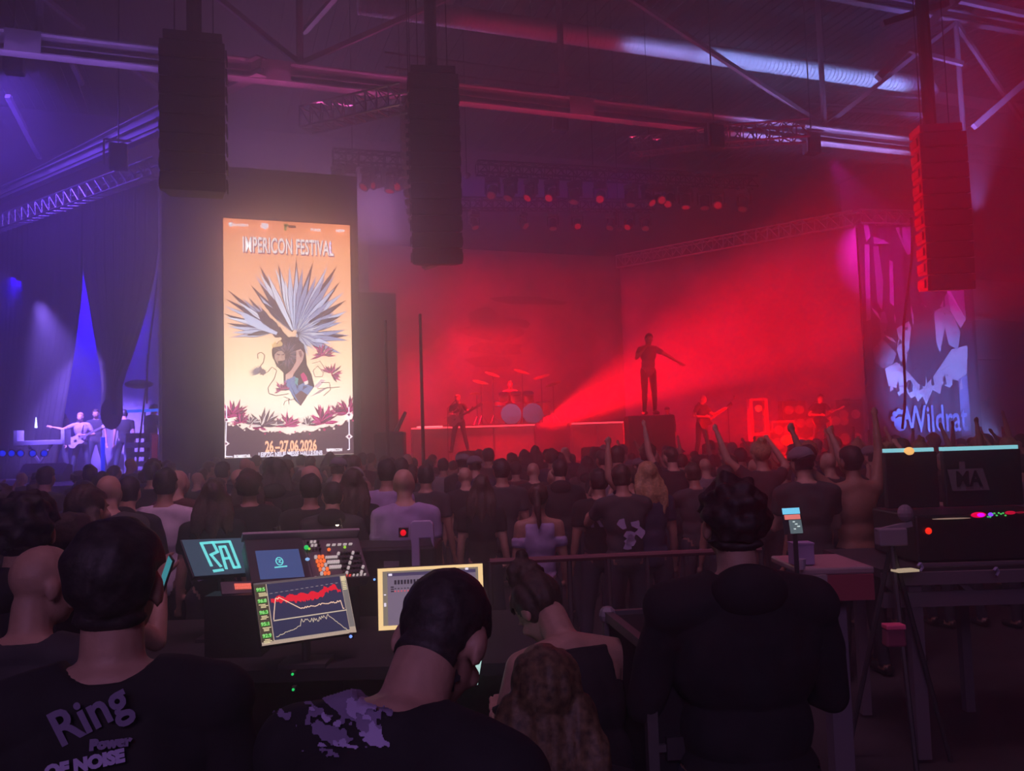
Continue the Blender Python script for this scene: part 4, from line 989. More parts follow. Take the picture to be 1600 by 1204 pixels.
for (x, y_, z, r_, tl_) in [(-.85, -.3, 1.25, .24, 15), (-.5, -.5, 1.45, .22, 20), (.35, -.5, 1.5, .24, 18), (.9, -.35, 1.35, .26, -14), (-1.0, .1, .95, .19, 0), (1.25, 0, 1.15, .25, -18)]:
    cM = M1.to_4x4() @ Matrix.Rotation(R(tl_), 4, 'Y') @ Matrix.Rotation(R(14), 4, 'X'); b_ = Bx(x, y_, z)
    st = MB().tube(Bx(x, y_+.1, .02), b_, .014, n=6)
    for k in range(3): an = k*2.09; st.tube(Bx(x, y_+.1, .30), Bx(x+.2*math.cos(an), y_+.1+.2*math.sin(an), .01), .010, n=5)
    s_ = st.build('cymbal_stand', chrome, dk); MB().lathe(b_, [(.01, .03), (.05, .012), (r_, -.012), (r_, -.016), (.05, .008)], cM, 24).build('cymbal', brass, s_)
t_ = MB().lathe(Bx(0, .6, .25), [(.16, -.02), (.17, .22), (.12, .26)], M1.to_4x4(), 14).build('stool_seat', blackpl); tag(t_, 'round black drum stool behind the drum kit', 'stool')
MB().tube(Bx(0, .6, 0), Bx(0, .6, .25), .03).build('stool_column', chrome, t_)
person('person', 'drummer seated behind the red-lit drum kit with arms reaching forward', pose('drum', .15, sit=True), Bx(0, .55, -.42)*1.0, YAW+math.pi, .98, .018, 'short', hairs[1], 'tank', SH['charcoal'], face=True)
# guitars
def guitar(c, d_body, nrm, label, col, bass=False):
    g = thing('electric_guitar', label, 'guitar', c); x = d_body.normalized(); n_ = nrm.normalized(); y_ = n_.cross(x)
    M_ = Matrix((x, y_, n_)).transposed(); G = lambda a, b, z: c+M_ @ V(a, b, z)
    prof = [(-.24, .0), (-.23, .10), (-.14, .165), (-.04, .13), (.03, .115), (.10, .15), (.19, .13), (.13, .06), (.15, .0), (.13, -.06), (.17, -.13), (.09, -.145), (.02, -.115), (-.05, -.13), (-.14, -.165), (-.23, -.10)]
    MB().prism([G(a, b, -.02) for a, b in prof], n_*.045).build('guitar_body', col, g)
    L = .62 if not bass else .78
    MB().bar(G(.12, 0, .03), G(.12+L, 0, .03), .055, .022, n_).build('neck', casem, g); MB().bar(G(.12+L, 0, .03), G(.28+L, .02, .02), .085, .018, n_).build('headstock', col, g)
    MB().box(G(-.02, 0, .035), (.07, .05, .012), M_).build('pickup', blackpl, g)
    s_ = MB(); s_.path([G(-.22, .05, 0), G(-.1, .42, -.12), G(.2, .52, -.16), G(.3, .3, -.1), G(.17, .1, 0)], .012); s_.build('strap', blackcloth, g)
gcol = mat('guitar_lacquer', (.35, .30, .28), .25); gblk = mat('black_guitar_lacquer', (.02, .02, .02), .25)
def musician(px, D, z, ytop, lab, arms, hair, hm, sh, shm, yaw, guit=None, lean=.1, glab='', gc=None, head=(0, 0, 0), bass=False, girth=1.0, stance=.18):
    loc = gpt(px, D, z); top = at(px, ytop, D).z; sc = max(.85, min(1.12, (top-z)/1.765)); P = pose(arms, lean, head, stance=stance)
    person('person', lab, P, loc, yaw, sc, .016, hair, hm, sh, shm, face=True, girth=girth)
    if guit:
        Rz = Matrix.Rotation(yaw, 3, 'Z'); c = loc+Rz @ (V(.05, .22, 1.02)*sc); d = Rz @ V(-.85, .1, .42); guitar(c, d, Rz @ V(0, 1, .12), glab, gc or gcol, bass)
musician(718, 23.2, STG+.35, 617, 'guitarist in black with pale hair, standing left of the drum kit', ('guitarneck', 'strum'), 'short', hairs[2], 'tee', SH['black'], YAW+R(170), True, .12, 'pale electric guitar played left of the drum kit')
musician(1097, 22.8, STG, 617, 'bald bassist in dark shirt standing right of stage centre', ('guitarneck', 'strum'), 'bald', None, 'tee', SH['charcoal'], YAW+R(215), True, .12, 'dark bass guitar held by the standing bassist', gblk, bass=True)
musician(1017, 20.2, 2.46, 522, 'singer standing on the block, leaning with one arm reaching down to the right', ('reach', 'mic'), 'short', hairs[1], 'tee', SH['grey'], YAW+R(192), None, .16, stance=.04)
c = gpt(1015, 20.2, (STG+2.44)/2); tag(MB().box(c, (1.1, .8, 2.44-STG), Matrix.Rotation(YAW, 3, 'Z')).build('ego_block', deckm, bevel=.02), 'dark block that the leaning singer stands on', 'block')
musician(1282, 23, STG, 616, 'second guitarist in black standing right among the amplifiers', ('guitarneck', 'strum'), 'short', hairs[0], 'tee', SH['black'], YAW+R(190), True, .15, 'dark electric guitar held among the right amplifiers', gblk)
musician(1045, 26, STG, 636, 'technician in shadow behind the singer', 'down', 'cap', hairs[0], 'long', SH['black'], YAW+R(160), None, .05)
# microphone stands
def mic_stand(c, h, label, boom=True, yaw=0.5):
    t = thing('microphone_stand', label, 'microphone stand', c)
    MB().lathe(c, [(.13, 0), (.13, .015), (.02, .03)], None, 14).build('base', darksteel, t); MB().tube(c, c+V(0, 0, h), .011, n=6).build('pole', darksteel, t)
    e = c+V(.4*math.cos(yaw), .4*math.sin(yaw), h+.22); MB().tube(c+V(-.12*math.cos(yaw), -.12*math.sin(yaw), h-.06), e, .009, n=6).build('boom', darksteel, t); MB().ell(e, (.035, .035, .05), None, 10, 6).build('microphone', darksteel, t)
mic_stand(gpt(700, 22.6, STG), 1.35, 'microphone stand before the left guitarist'); mic_stand(gpt(1140, 21.8, STG), 1.4, 'microphone stand right of the bassist')
# tall thin masts at the stage edge
for px, y0_, D, lab in ((606, 500, 17.2, 'thin dark vertical mast just right of the poster screen'), (661, 490, 17.1, 'taller thin dark mast at the left edge of the main stage')):
    a = gpt(px, D, 0); top = at(px-2, y0_, D).z; t = MB().tube(a, V(a.x, a.y, top), .045, .03, 8).build('mast', darksteel); tag(t, lab, 'mast'); t.name = 'mast'
    for k in range(3): MB().tube(a+V(0, 0, .9), a+V(.6*math.cos(k*2.09), .6*math.sin(k*2.09), .02), .02, n=6).build('leg', darksteel, t)
# amplifiers and cabinets
def amp(px, D, z, w_, h, lab, yaw=YAW, cones=2, col=casem, g=None):
    c = gpt(px, D, z); t = thing('amplifier_cabinet', lab, 'amplifier', c, yaw, g)
    MB().box((0, 0, h/2), (w_, .4, h)).build('cabinet_body', col, t, False, bevel=.02)
    f = MB().box((0, -.203, h/2), (w_*.88, .012, h*.86)).build('grille_cloth', grille, t, False)
    for i in range(cones):
        for j in range(2 if h > .7 else 1):
            MB().lathe((w_*.22*(1 if i else -1) if cones > 1 else 0, -.215, h*(.28+.44*j) if h > .7 else h/2), [(.02, 0), (.12, .012), (.14, .004)], Matrix.Rotation(R(90), 4, 'X'), 16).build('speaker_cone', conem, f, False)
    MB().bar((-.12, 0, h+.02), (.12, 0, h+.02), .03).build('handle', blackpl, t, False)
amp(677, 24.0, STG, 1.0, .8, 'red-lit cabinet in front of the drum riser, leftmost'); amp(700, 24.0, STG, .55, .8, 'narrow red-lit cabinet beside the left guitarist', cones=1)
for px, w_, h, z, lab in [(1222, .7, 1.0, 0, 'red-lit amplifier stack left of the second guitarist'), (1240, .7, .55, 1.02, 'small amplifier head on top of the right stack'), (1256, .6, 1.25, 0, 'tall dark amplifier directly left of the second guitarist'), (1310, .55, 1.3, 0, 'tall red-edged amplifier right of the second guitarist'), (1326, .8, 1.55, 0, 'tallest dark cabinet at the right end of the main stage'), (1205, .5, .7, 0, 'low red-lit amplifier at the foot of the framed rack')]:
    amp(px, 24.6, STG+z, w_, h, lab, col=redback if 'red' in lab else casem)
# framed rack
c = gpt(1186, 24.2, STG); fr = thing('framed_rack', 'tall open red-lit frame holding one round lamp', 'rack', c, YAW)
for s in (-1, 1): MB().box((s*.22, 0, .82), (.09, .3, 1.64)).build('upright', redback, fr, False)
for z in (1.62, .62, .04): MB().box((0, 0, z), (.46, .3, .07)).build('shelf', redback, fr, False)
MB().ell((0, -.12, 1.36), (.1, .1, .1), None, 14, 8).build('round_lamp', glow('amber_red_lamp', (255, 50, 40), 1.0), fr, False); MB().box((0, .1, .32), (.34, .1, .4)).build('lower_panel', casem, fr, False)
o = gpt(1232, 23.8, STG); tag(MB().ell(o+V(0, 0, .42), (.22, .18, .16), None, 14, 8).build('floor_light', glow('hot_red_glow', (255, 20, 0), 2.2)), 'glowing red floor light at the foot of the right amplifiers', 'stage light')
LT['floor'] = point('floor_lamp', o+V(-.3, -.5, .5), 120, (1, 0, 0), .2)
# monitor wedges
def wedge(px, D, z, lab):
    c = gpt(px, D, z); t = thing('monitor_wedge', lab, 'loudspeaker', c, YAW)
    MB().prism([(-.32, -.25, 0), (-.32, .25, 0), (-.32, .25, .38), (-.32, .05, .42), (-.32, -.25, .14)], (.64, 0, 0)).build('wedge_body', spkm, t, False); MB().prism([(-.28, .04, .43), (-.28, -.24, .16), (-.28, -.25, .17), (-.28, .03, .44)], (.56, 0, 0)).build('grille', grille, t, False)
for px, dd_, lab in ((740, 18.8, 'black floor wedge speaker before the drum riser'), (930, 19.2, 'black floor wedge speaker before the centre platform'), (1120, 20.6, 'black floor wedge speaker near the bassist'), (1180, 21, 'black floor wedge speaker before the framed rack')): wedge(px, dd_, STG, lab)
# dark case with tilted boom left of the main stage
c = gpt(610, 17.8, 0); t = thing('flight_case', 'small dark case with a tilted boom between poster screen and stage', 'case', c, YAW)
MB().box((0, 0, 1.1), (.62, .5, 2.2)).build('case_body', casem, t, False, bevel=.03); MB().tube((.1, 0, 2.15), (.34, 0, 2.62), .05, .035, 8).build('boom', darksteel, t, False)

# ------------------------------------------------------------------ blue-lit side stage
bs = STG
P_ = pose(('wide', 'guitarneck'), .05, (0, 0, 0), stance=.15)
def blue_person(px, D, ytop, lab, arms, hair, hm, shm, yaw, gl=None, gc=None):
    loc = gpt(px, D, bs); sc = max(.85, min(1.15, (at(px, ytop, D).z-bs)/1.765)); person('person', lab, pose(arms, .08, stance=.16), loc, yaw, sc, .016, hair, hm, 'tee', shm, face=True)
    if gl:
        Rz = Matrix.Rotation(yaw, 3, 'Z'); guitar(loc+Rz @ (V(.05, .22, 1.02)*sc), Rz @ V(-.85, .1, .42), Rz @ V(0, 1, .12), gl, gc or gcol)
blue_person(127, 22.2, 645, 'blue-lit guitarist with one arm stretched out on the side stage', ('strum', 'wide'), 'short', hairs[2], SH['lilac'], YAW+R(190), 'pale blue-lit electric guitar on the side stage')
blue_person(96, 23.2, 636, 'shadowed person in reddish top behind the blue-lit guitarist', 'down', 'long', hairs[1], SH['maroon'], YAW+R(160))
blue_person(150, 23.5, 640, 'shadowed person with bushy hair right of the blue-lit guitarist', 'down', 'bushy', hairs[1], SH['charcoal'], YAW+R(200))
blue_person(194, 22.6, 640, 'shadowed person in dark clothes left of the blue-lit equipment rack', 'down', 'short', hairs[0], SH['black'], YAW+R(20))
blue_person(237, 22.6, 632, 'shadowed person in dark clothes right of the blue-lit equipment rack', 'down', 'bushy', hairs[0], SH['black'], YAW+R(-20))
bluelit = mat('blue_lit_tint', (.45, .47, .6), .4)  # blue stage light put into the colour of this gear
c = gpt(66, 21.2, bs); t = thing('keyboard_stand', 'blue-lit keyboard on a pale stand with upright ends', 'keyboard', c, YAW)
MB().box((0, 0, .95), (1.25, .36, .10)).build('keyboard_body', bluelit, t, False); k_ = MB()
for i in range(36): k_.box((-.58+i*.0335, -.06, 1.005), (.030, .15, .015))
o = k_.build('keys', skinhead, t, False); o['kind'] = 'stuff'
for s in (-1, 1):
    MB().box((s*.6, 0, 1.08), (.09, .3, .40)).build('upright_end', bluelit, t, False); MB().bar((s*.3, -.1, 0), (-s*.3, -.1, .9), .05).build('leg', bluelit, t, False)
c = gpt(56, 21.6, bs); tag(MB().tube(c+V(0, 0, 1.35), c+V(0, 0, 1.62), .035, .01, 8).build('white_lamp', glow('cold_white_lamp', (220, 255, 240), 2.5)), 'small cold white lamp above the blue-lit keyboard', 'lamp')
c = gpt(222, 22.4, bs); t = thing('equipment_rack', 'blue-lit open equipment rack with drawers on the side stage', 'rack', c, YAW)
for s in (-1, 1): MB().box((s*.34, 0, .55), (.05, .5, 1.1)).build('upright', bluelit, t, False)
for i in range(5): MB().box((0, 0, .08+i*.25), (.64, .48, .14)).build('drawer', bluelit if i % 2 else casem, t, False)
c = at(226, 642, 22.2); t = MB().bar(c-V(.42, 0, 0), c+V(.42, -.1, .02), .1, .07).build('light_bar', glow('cyan_blue_bar', (20, 90, 255), 1.8)); tag(t, 'short bright blue light bar above the equipment rack', 'light bar'); MB().bar((c.x, c.y+.08, bs), (c.x, c.y+.08, c.z), .04).build('stand', darksteel, t)
tag(MB().tube(gpt(161, 21.6, bs), gpt(161, 21.6, bs+1.05), .05, n=8).build('light_tube', glow('blue_tube', (0, 50, 255), 1.2)), 'upright glowing blue tube right of the guitarist', 'light tube')
c = gpt(212, 22, bs); t = thing('studio_boom', 'dark boom arm with a drooping head over the equipment rack', 'boom stand', c)
e = at(228, 603, 22); MB().tube(c, e, .03, .02, 8).build('pole', darksteel, t); MB().ell(at(217, 600, 22), (.36, .2, .12), None, 12, 8).build('boom_head', blackcloth, t)
blu = glow('blue_lamp', (0, 40, 255), 1.5)
for i, px in enumerate((5, 19, 33, 52, 70)):
    c = at(px, 708, 19.2); t = thing('footlight', '%s of the small round blue footlights along the side stage edge' % ORD[i], 'stage light', c, 0, 'blue footlights on the side stage edge')
    MB().lathe(c, [(.06, -.08), (.09, .06)], Matrix.Rotation(R(90), 4, 'X'), 12).build('housing', fixm, t); MB().ell(c+V(0, -.05, 0), (.07, .04, .07), None, 10, 6).build('lens', blu, t)
for i, (px, w_) in enumerate(((56, .45), (84, .6), (70, .5))):
    wedge(px, 19.9, bs, ('blue-edged floor wedge at the left of the side stage', 'blue-edged floor wedge below the blue-lit guitarist', 'middle blue-edged floor wedge on the side stage')[i])
# ------------------------------------------------------------------ crowd
rnd = random.Random(21)
PROTO = []
specs = [('short', 0, 'tee', 'black', 'down', 1.0), ('long', 1, 'tee', 'charcoal', 'down', .92), ('short', 1, 'tee', 'grey', 'phone', 1.05), ('bald', 0, 'tee', 'black', 'down', 1.12),
         ('ponytail', 1, 'tank', 'black', 'down', .9), ('cap', 0, 'tee', 'navy', 'cross', 1.05), ('curly', 1, 'tee', 'black', 'low', 1.0), ('long', 0, 'long', 'black', 'cross', 1.08),
         ('short', 3, 'tee', 'maroon', ('down', 'bent'), 1.0), ('bun', 2, 'tee', 'black', ('vee', 'bent'), .9), ('long', 2, 'tee', 'charcoal', ('up', 'down'), .92), ('buzz', 0, 'long', 'black', 'low', 1.08), ('short', 0, 'none', 'black', ('vee', 'high'), 1.05), ('buzz', 1, 'tee', 'charcoal', ('high', 'down'), 1.0), ('curly', 2, 'tee', 'grey', ('down', 'vee'), .95)]
HN = {'short': 'short hair', 'long': 'long hair', 'bald': 'a bald head', 'ponytail': 'a ponytail', 'cap': 'a cap', 'curly': 'curly hair', 'bun': 'a hair bun', 'buzz': 'cropped hair', 'bushy': 'bushy hair'}
AN = {'down': '', 'phone': ', hands raised to the face', 'cross': '', 'low': '', 'high': ', both arms up', 'up': ', both arms raised'}
CROWDG = 'festival crowd watching the stage'
for i, (h, hc, sh, sc_, arms, g) in enumerate(specs):
    P = pose(arms, rnd.uniform(-.03, .06), (rnd.uniform(-.3, .3), rnd.uniform(-.15, .1), rnd.uniform(-.1, .1)), broad=1 if g > .95 else .9)
    p = person('person', 'x', P, (0, 0, 0), 0, 1, .021, h, hairs[hc], sh, SH[sc_], girth=g, skinm=skin if i % 2 else skin2, seed=i, group=CROWDG)
    PROTO.append((p, h, sh, sc_, arms))
def px_of(p):
    c = CR.to_3x3().transposed() @ (Vector(p)-O); return 800+F*c.x/-c.z, 602-F*c.y/-c.z
placed = []
crowd_recs = []
used_proto = set()
def add_crowd(k, loc, yaw, sc, shade=None, label=None):
    pr, h, sh, shc, arms = PROTO[k]
    if k not in used_proto: o = pr; used_proto.add(k)
    else: o = copy_tree(pr)
    o.location = loc; o.rotation_euler = (0, 0, yaw); o.scale = (sc*rnd.uniform(.96, 1.04), sc, sc)
    shade = shade or rnd.choice(['black', 'black', 'black', 'charcoal', 'charcoal', 'navy', 'grey', 'maroon'])
    for ch in o.children:
        if ch.name.split('.')[0] in ('t_shirt', 'jacket', 'tank_top'):
            ch.material_slots[0].link = 'OBJECT'; ch.material_slots[0].material = SH[shade]
    placed.append((loc.x, loc.y)); crowd_recs.append([o, k, shade, loc, label]); return o
# people one can single out near the barrier (head-top pixel, metres ahead)
key = [(258, 732, 6.1, 0, 'white', 'person in a white t-shirt with dark hair, left of the mixing desk'), (333, 752, 5.9, 1, 'black', 'long-haired person in black directly behind the glowing white-lettered monitor'),
       (485, 741, 6.4, 0, 'black', 'short-haired person in black behind the centre of the mixing desk'), (518, 752, 6.2, 11, 'charcoal', 'cropped-haired person in dark jacket right behind the mixing desk knobs'),
       (550, 733, 6.6, 1, 'black', 'tall long-haired person behind the right end of the mixing desk'), (632, 732, 6.0, 3, 'lilac', 'broad person in a lilac shirt behind the yellow-framed monitor'),
       (604, 718, 7.4, 0, 'lilac', 'short-haired person in pale shirt just left of the broad lilac one'), (935, 733, 7.2, 0, 'black', 'person in black shirt with large pale back letters in the middle of the crowd'),
       (972, 726, 6.9, 2, 'charcoal', 'person with pale prints on the back right of the lettered shirt'), (840, 757, 6.3, 4, 'lilac', 'person with bare pinkish shoulders above the barrier rail'),
       (1258, 699, 6.4, 5, 'charcoal', 'person in a pale cap with hands up left of the dark standing figure'), (1330, 697, 6.6, 12, 'black', 'bare-backed person with both arms raised left of the lighting desk'),
       (1385, 700, 6.9, 9, 'charcoal', 'person with both arms up directly left of the lighting desk'), (1012, 722, 7.0, 10, 'navy', 'person with one raised arm left of the large dark figure'),
       (430, 718, 7.9, 7, 'black', 'long-haired person in black jacket under the screen date'), (390, 738, 6.6, 6, 'black', 'curly-haired person in black left of the screen date'),
       (170, 742, 5.6, 3, 'charcoal', 'bald person in the crowd left of the white t-shirt'), (196, 744, 5.9, 11, 'black', 'cropped-haired person just left of the white t-shirt')]
for (px, py, D, k, shade, lab) in key:
    top = at(px, py, D); sc = top.z/1.775; loc = V(top.x, top.y, 0); add_crowd(k, loc, YAW*.6+rnd.uniform(-.15, .15), sc, shade, lab)
D = 7.2
row = 0
while D < 16.6:
    sp = .56+.012*D; half = 820/1300*D; x = -half-.2+rnd.uniform(0, .3)
    while x < half+.2:
        px = 800+1300*x/D; p = gpt(px, D+rnd.uniform(-.22, .22), 0); p.x += rnd.uniform(-.08, .08)
        if p.y < 16.3 and not (px > 1430 and D < 7.6) and min(((p.x-a)**2+(p.y-b)**2 for a, b in placed), default=9) > .42**2:
            if px > 1180: k = rnd.choice([0, 2, 3, 5, 9, 10, 8, 13, 14, 1, 0, 7])
            elif px > 900: k = rnd.choice([0, 1, 2, 3, 5, 6, 8, 13, 7, 0, 1])
            else: k = rnd.choice([0, 0, 1, 2, 3, 4, 5, 6, 7, 11, 0, 3])
            fx, fy = 6-p.x*.6, 24-p.y; yaw = -math.atan2(fx, fy)+rnd.uniform(-.25, .25)
            sc = rnd.uniform(.90, 1.03)
            add_crowd(k, p, yaw, sc)
        x += sp*rnd.uniform(.85, 1.25)
    D += .78+.02*D; row += 1
# labels
ZN = [(60, 'left end of the blue stage'), (115, 'blue-lit keyboard'), (180, 'blue-lit guitarist'), (255, 'blue-lit equipment rack'), (345, 'drape left of the poster screen'), (400, 'left third of the poster screen'), (470, 'middle of the poster screen'), (565, 'right third of the poster screen'), (640, 'gap right of the poster screen'), (700, 'left end of the drum riser'),
      (750, 'left guitarist'), (800, 'left half of the drum kit'), (850, 'right half of the drum kit'), (900, 'space right of the drums'), (975, 'centre platform'), (1050, 'leaning singer'), (1120, 'bald bassist'), (1175, 'space right of the bassist'), (1235, 'framed rack'), (1290, 'second guitarist'), (1350, 'right amplifiers'), (1410, 'left edge of the banner'), (1470, 'middle of the banner'), (1540, 'right edge of the banner'), (9999, 'grey panelled wall')]
CN = {'black': 'black', 'charcoal': 'charcoal', 'navy': 'navy', 'grey': 'grey', 'maroon': 'maroon', 'white': 'white', 'lilac': 'lilac'}
seen = {}
for rec in sorted(crowd_recs, key=lambda r: px_of(r[3]+V(0, 0, 1.7))[0]):
    o, k, shade, loc, lab = rec
    if lab: o['label'] = lab; continue
    px = px_of(loc+V(0, 0, 1.7))[0]; zn = [n for x, n in ZN if px < x][0]; D = (loc-O).dot(FW)
    rw = 'rear' if D < 8.6 else 'second' if D < 10.2 else 'middle' if D < 12 else 'forward' if D < 14 else 'frontmost'
    spec = specs[k]; bare = spec[2] == 'none'; am = ' '.join(spec[4]) if not isinstance(spec[4], str) else spec[4]
    HA = {'short': 'short-haired', 'long': 'long-haired', 'bald': 'bald', 'ponytail': 'ponytailed', 'cap': 'capped', 'curly': 'curly-haired', 'bun': 'bun-haired', 'buzz': 'crop-haired'}
    ar = ', raised arm' if any(w in am for w in ('high', 'up', 'vee', 'bent', 'phone')) else ''
    s_ = '%s person, %s%s, %s rows, below %s' % (HA[spec[0]], 'bare back' if bare else CN[shade]+' top', ar, rw, zn)
    seen.setdefault(s_, []).append(o)
for s_, os_ in seen.items():
    for i, o in enumerate(os_):
        o['label'] = s_ if len(os_) == 1 else ('left' if i == 0 else 'right' if i == len(os_)-1 else 'middle')+' '+s_
print('CROWD', len(crowd_recs))
# pale prints on two backs
prm = mat('faded_shirt_print', (.34, .30, .48), .9)
def on_back(obj, s, size, z, xs=.7, m_=None, dx=0, bold=.004, off=.155, rot=0):
    M = wmat(obj) @ Matrix.Translation((dx, -off, z)) @ Matrix.Rotation(R(-4), 4, 'X') @ Matrix.Rotation(math.pi/2, 4, 'X') @ Matrix.Rotation(rot, 4, 'Z')
    return text(s, size, 'back_print', m_ or prm, obj, M, .002, xs, bold)
by = {r[4]: r[0] for r in crowd_recs if r[4]}
for lab, s_, sz in ((key[7][5], 'RA', .22),):
    on_back(by[lab], s_, sz, 1.33, .9)
for lab, off in ((key[8][5], .16), (key[1][5], .16)):
    o = by[lab]; m = MB()
    for k in range(7):
        x0 = rnd.uniform(-.1, .1); z0 = 1.15+rnd.uniform(-.1, .2); pts = [V(x0+math.cos(t*.9+k)*rnd.uniform(.02, .06), -off, z0+math.sin(t*.9+k)*rnd.uniform(.02, .06)) for t in range(7)]; m.prism(pts, (0, -.002, 0))
    m.build('back_print', prm, o, False)
# ------------------------------------------------------------------ mixing position
def fit_plane(cor, D, aspect=None):
    """rectangle in space that best matches four photographed corners (TL,TR,BR,BL); returns centre, frame, width, height"""
    rs = [ray(*c) for c in cor]; cx = sum(c[0] for c in cor)/4; cy_ = sum(c[1] for c in cor)/4; C0 = at(cx, cy_, D); best = None
    for e in range(-4, 80, 3):
        for a in range(-60, 62, 4):
            n = V(math.sin(R(a))*math.cos(R(e)), -math.cos(R(a))*math.cos(R(e)), math.sin(R(e))); n = Matrix.Rotation(YAW, 3, 'Z') @ n
            P = [O+r_*((C0-O).dot(n)/r_.dot(n)) for r_ in rs]
            t, r__, b, l = P[1]-P[0], P[2]-P[1], P[2]-P[3], P[3]-P[0]
            u = (t+b).normalized(); v = (r__+l).normalized(); w_ = (t.length+b.length)/2; h = (r__.length+l.length)/2
            sc_ = abs(u.dot(v))*3+abs(t.length-b.length)/w_*2+abs(r__.length-l.length)/h*2+abs(u.z)*1.5
            if aspect: sc_ += abs(math.log(w_/h/aspect))
            if best is None or sc_ < best[0]: best = (sc_, n, u, v, w_, h)
    _, n, u, v, w_, h = best; u = (u-n*u.dot(n)).normalized(); up = n.cross(u)
    return C0, Matrix((u, up, n)).transposed(), w_, h
class Panel:
    def __init__(s, cor, D, aspect=None): s.c, s.M, s.w, s.h = fit_plane(cor, D, aspect); s.cor = cor
    def p(s, u, v, z=0): return s.c+s.M @ V((u-.5)*s.w, (.5-v)*s.h, z)
    def quad(s, mb, u0, v0, u1, v1, z, z0=None):
        if z0 is None: mb.add([s.p(u0, v1, z), s.p(u1, v1, z), s.p(u1, v0, z), s.p(u0, v0, z)], [(0, 1, 2, 3)])
        else: mb.box(s.p((u0+u1)/2, (v0+v1)/2, (z+z0)/2), (abs(u1-u0)*s.w, abs(v1-v0)*s.h, abs(z-z0)), s.M)
        return mb
    def line(s, mb, pts, w_, z):
        for a, b in zip(pts[:-1], pts[1:]):
            A, B = s.p(*a, z), s.p(*b, z); d = (B-A)
            if d.length < 1e-6: continue
            d.normalize(); q = (s.M @ V(0, 0, 1)).cross(d)*w_/2; e = d*w_*.35; mb.add([A-q-e, B-q+e, B+q+e, A+q-e], [(0, 1, 2, 3)])
        return mb
    def T(s, u, v, z): return Matrix.Translation(s.p(u, v, z)) @ s.M.to_4x4()
# table and stands
TZ = .80
tb = thing('mixing_table', 'long black-covered table carrying the mixing console and screens', 'table', gpt(500, 4.9, 0), YAW)
MB().box((0, 0, TZ-.03), (2.6, 1.3, .06)).build('tabletop', blackcloth, tb, False)
for sx in (-1, 1):
    for sy in (-1, 1): MB().box((sx*1.22, sy*.58, TZ/2-.03), (.06, .06, TZ-.06)).build('leg', darksteel, tb, False)
MB().box((0, .66, TZ/2), (2.6, .02, TZ)).build('cloth_drop', blackcloth, tb, False)
def screen_body(name, label, cat, PN, t=.03, m_=blackpl, bez=.0, stand=None):
    o = thing(name, label, cat, PN.c)
    PN.quad(MB(), -bez, -bez, 1+bez, 1+bez, -t, 0).build('housing', m_, o, bevel=.004)
    if stand is not None:
        b = PN.p(.5, .8, -t-.02); MB().tube(b, V(b.x, b.y, stand+.01), .022, n=8).build('stand_neck', darksteel, o); MB().box((b.x, b.y, stand+.012), (.24, .2, .02), Matrix.Rotation(YAW, 3, 'Z')).build('stand_foot', darksteel, o)
    return o
# left monitor with white-cyan letters
cyan = glow('cyan_letters', (110, 226, 222), 1.0); slate = glow('slate_screen', (52, 68, 84), 1.0, True)
PA = Panel([(285, 843), (383, 839), (407, 894), (303, 900)], 5.0, 1.55)
o = screen_body('flat_monitor', 'tilted grey monitor showing large cyan outline letters', 'monitor', PA, .03, blackpl, .012, TZ)
PA.quad(MB(), .01, .01, .99, .99, .002).build('screen_face', slate, o)
m = MB(); W_ = .019
def za(px, py):                                        # zoomed crop coordinates -> panel uv
    x, y = 270+px/4.571, 790+py/4.571; best = (0, 0); u = v = .5
    tlc, trc, brc, blc = PA.cor
    for _ in range(8):
        X = (tlc[0]*(1-u)+trc[0]*u)*(1-v)+(blc[0]*(1-u)+brc[0]*u)*v; Y = (tlc[1]*(1-u)+trc[1]*u)*(1-v)+(blc[1]*(1-u)+brc[1]*u)*v
        u += (x-X)/100*.9-(y-Y)/56*.25*.4; v += (y-Y)/56*.9
    return u, v
for st in [[(290, 455), (335, 440), (268, 352), (300, 338), (262, 262), (205, 270), (262, 420), (290, 455)]]: pass
PA.line(m, [za(*p) for p in [(272, 428), (205, 270), (285, 262), (318, 330), (272, 352), (338, 432)]], W_, .004)
PA.line(m, [za(*p) for p in [(300, 262), (405, 255), (475, 438), (435, 442), (372, 292), (335, 296), (378, 448)]], W_, .004)
PA.line(m, [za(*p) for p in [(360, 380), (402, 374)]], W_, .004); PA.line(m, [za(*p) for p in [(290, 466), (352, 458)]], W_, .004)
m.build('screen_lettering', cyan, o)
warm = glow('warm_bulb', (255, 226, 200), 3.0)
# console
PC = Panel([(388, 845), (561, 838), (584, 899), (392, 912)], 5.0, 2.2)
con = thing('mixing_console', 'large grey mixing console with touch screen and glowing coloured buttons', 'mixing console', PC.c)
PC.quad(MB(), 0, 0, 1, 1, -.09, 0).build('console_body', greyplastic, con, bevel=.01)
b = [PC.p(.06, .1, -.09), PC.p(.94, .1, -.09), PC.p(.94, .9, -.09), PC.p(.06, .9, -.09)]
m = MB(); m.add([*b, *[V(q.x, q.y, TZ) for q in b]], [(0, 1, 2, 3), (7, 6, 5, 4), (0, 4, 5, 1), (1, 5, 6, 2), (2, 6, 7, 3), (3, 7, 4, 0)]); m.build('console_stand', blackpl, con)
PC.quad(MB(), -.02, -.04, 1.0, -.10, -.02, .05).build('meter_bridge', mat('bridge_grey', (.42, .38, .38), .4), con, bevel=.006)
PC.quad(MB(), 0, 0, .48, 1.0, .004, .016).build('screen_bezel', blackpl, con)
PC.quad(MB(), .07, .28, .43, .95, .018).build('touch_screen', glow('touch_blue', (52, 76, 122), 1.0, True), con)
m = MB(); rr = random.Random(2)
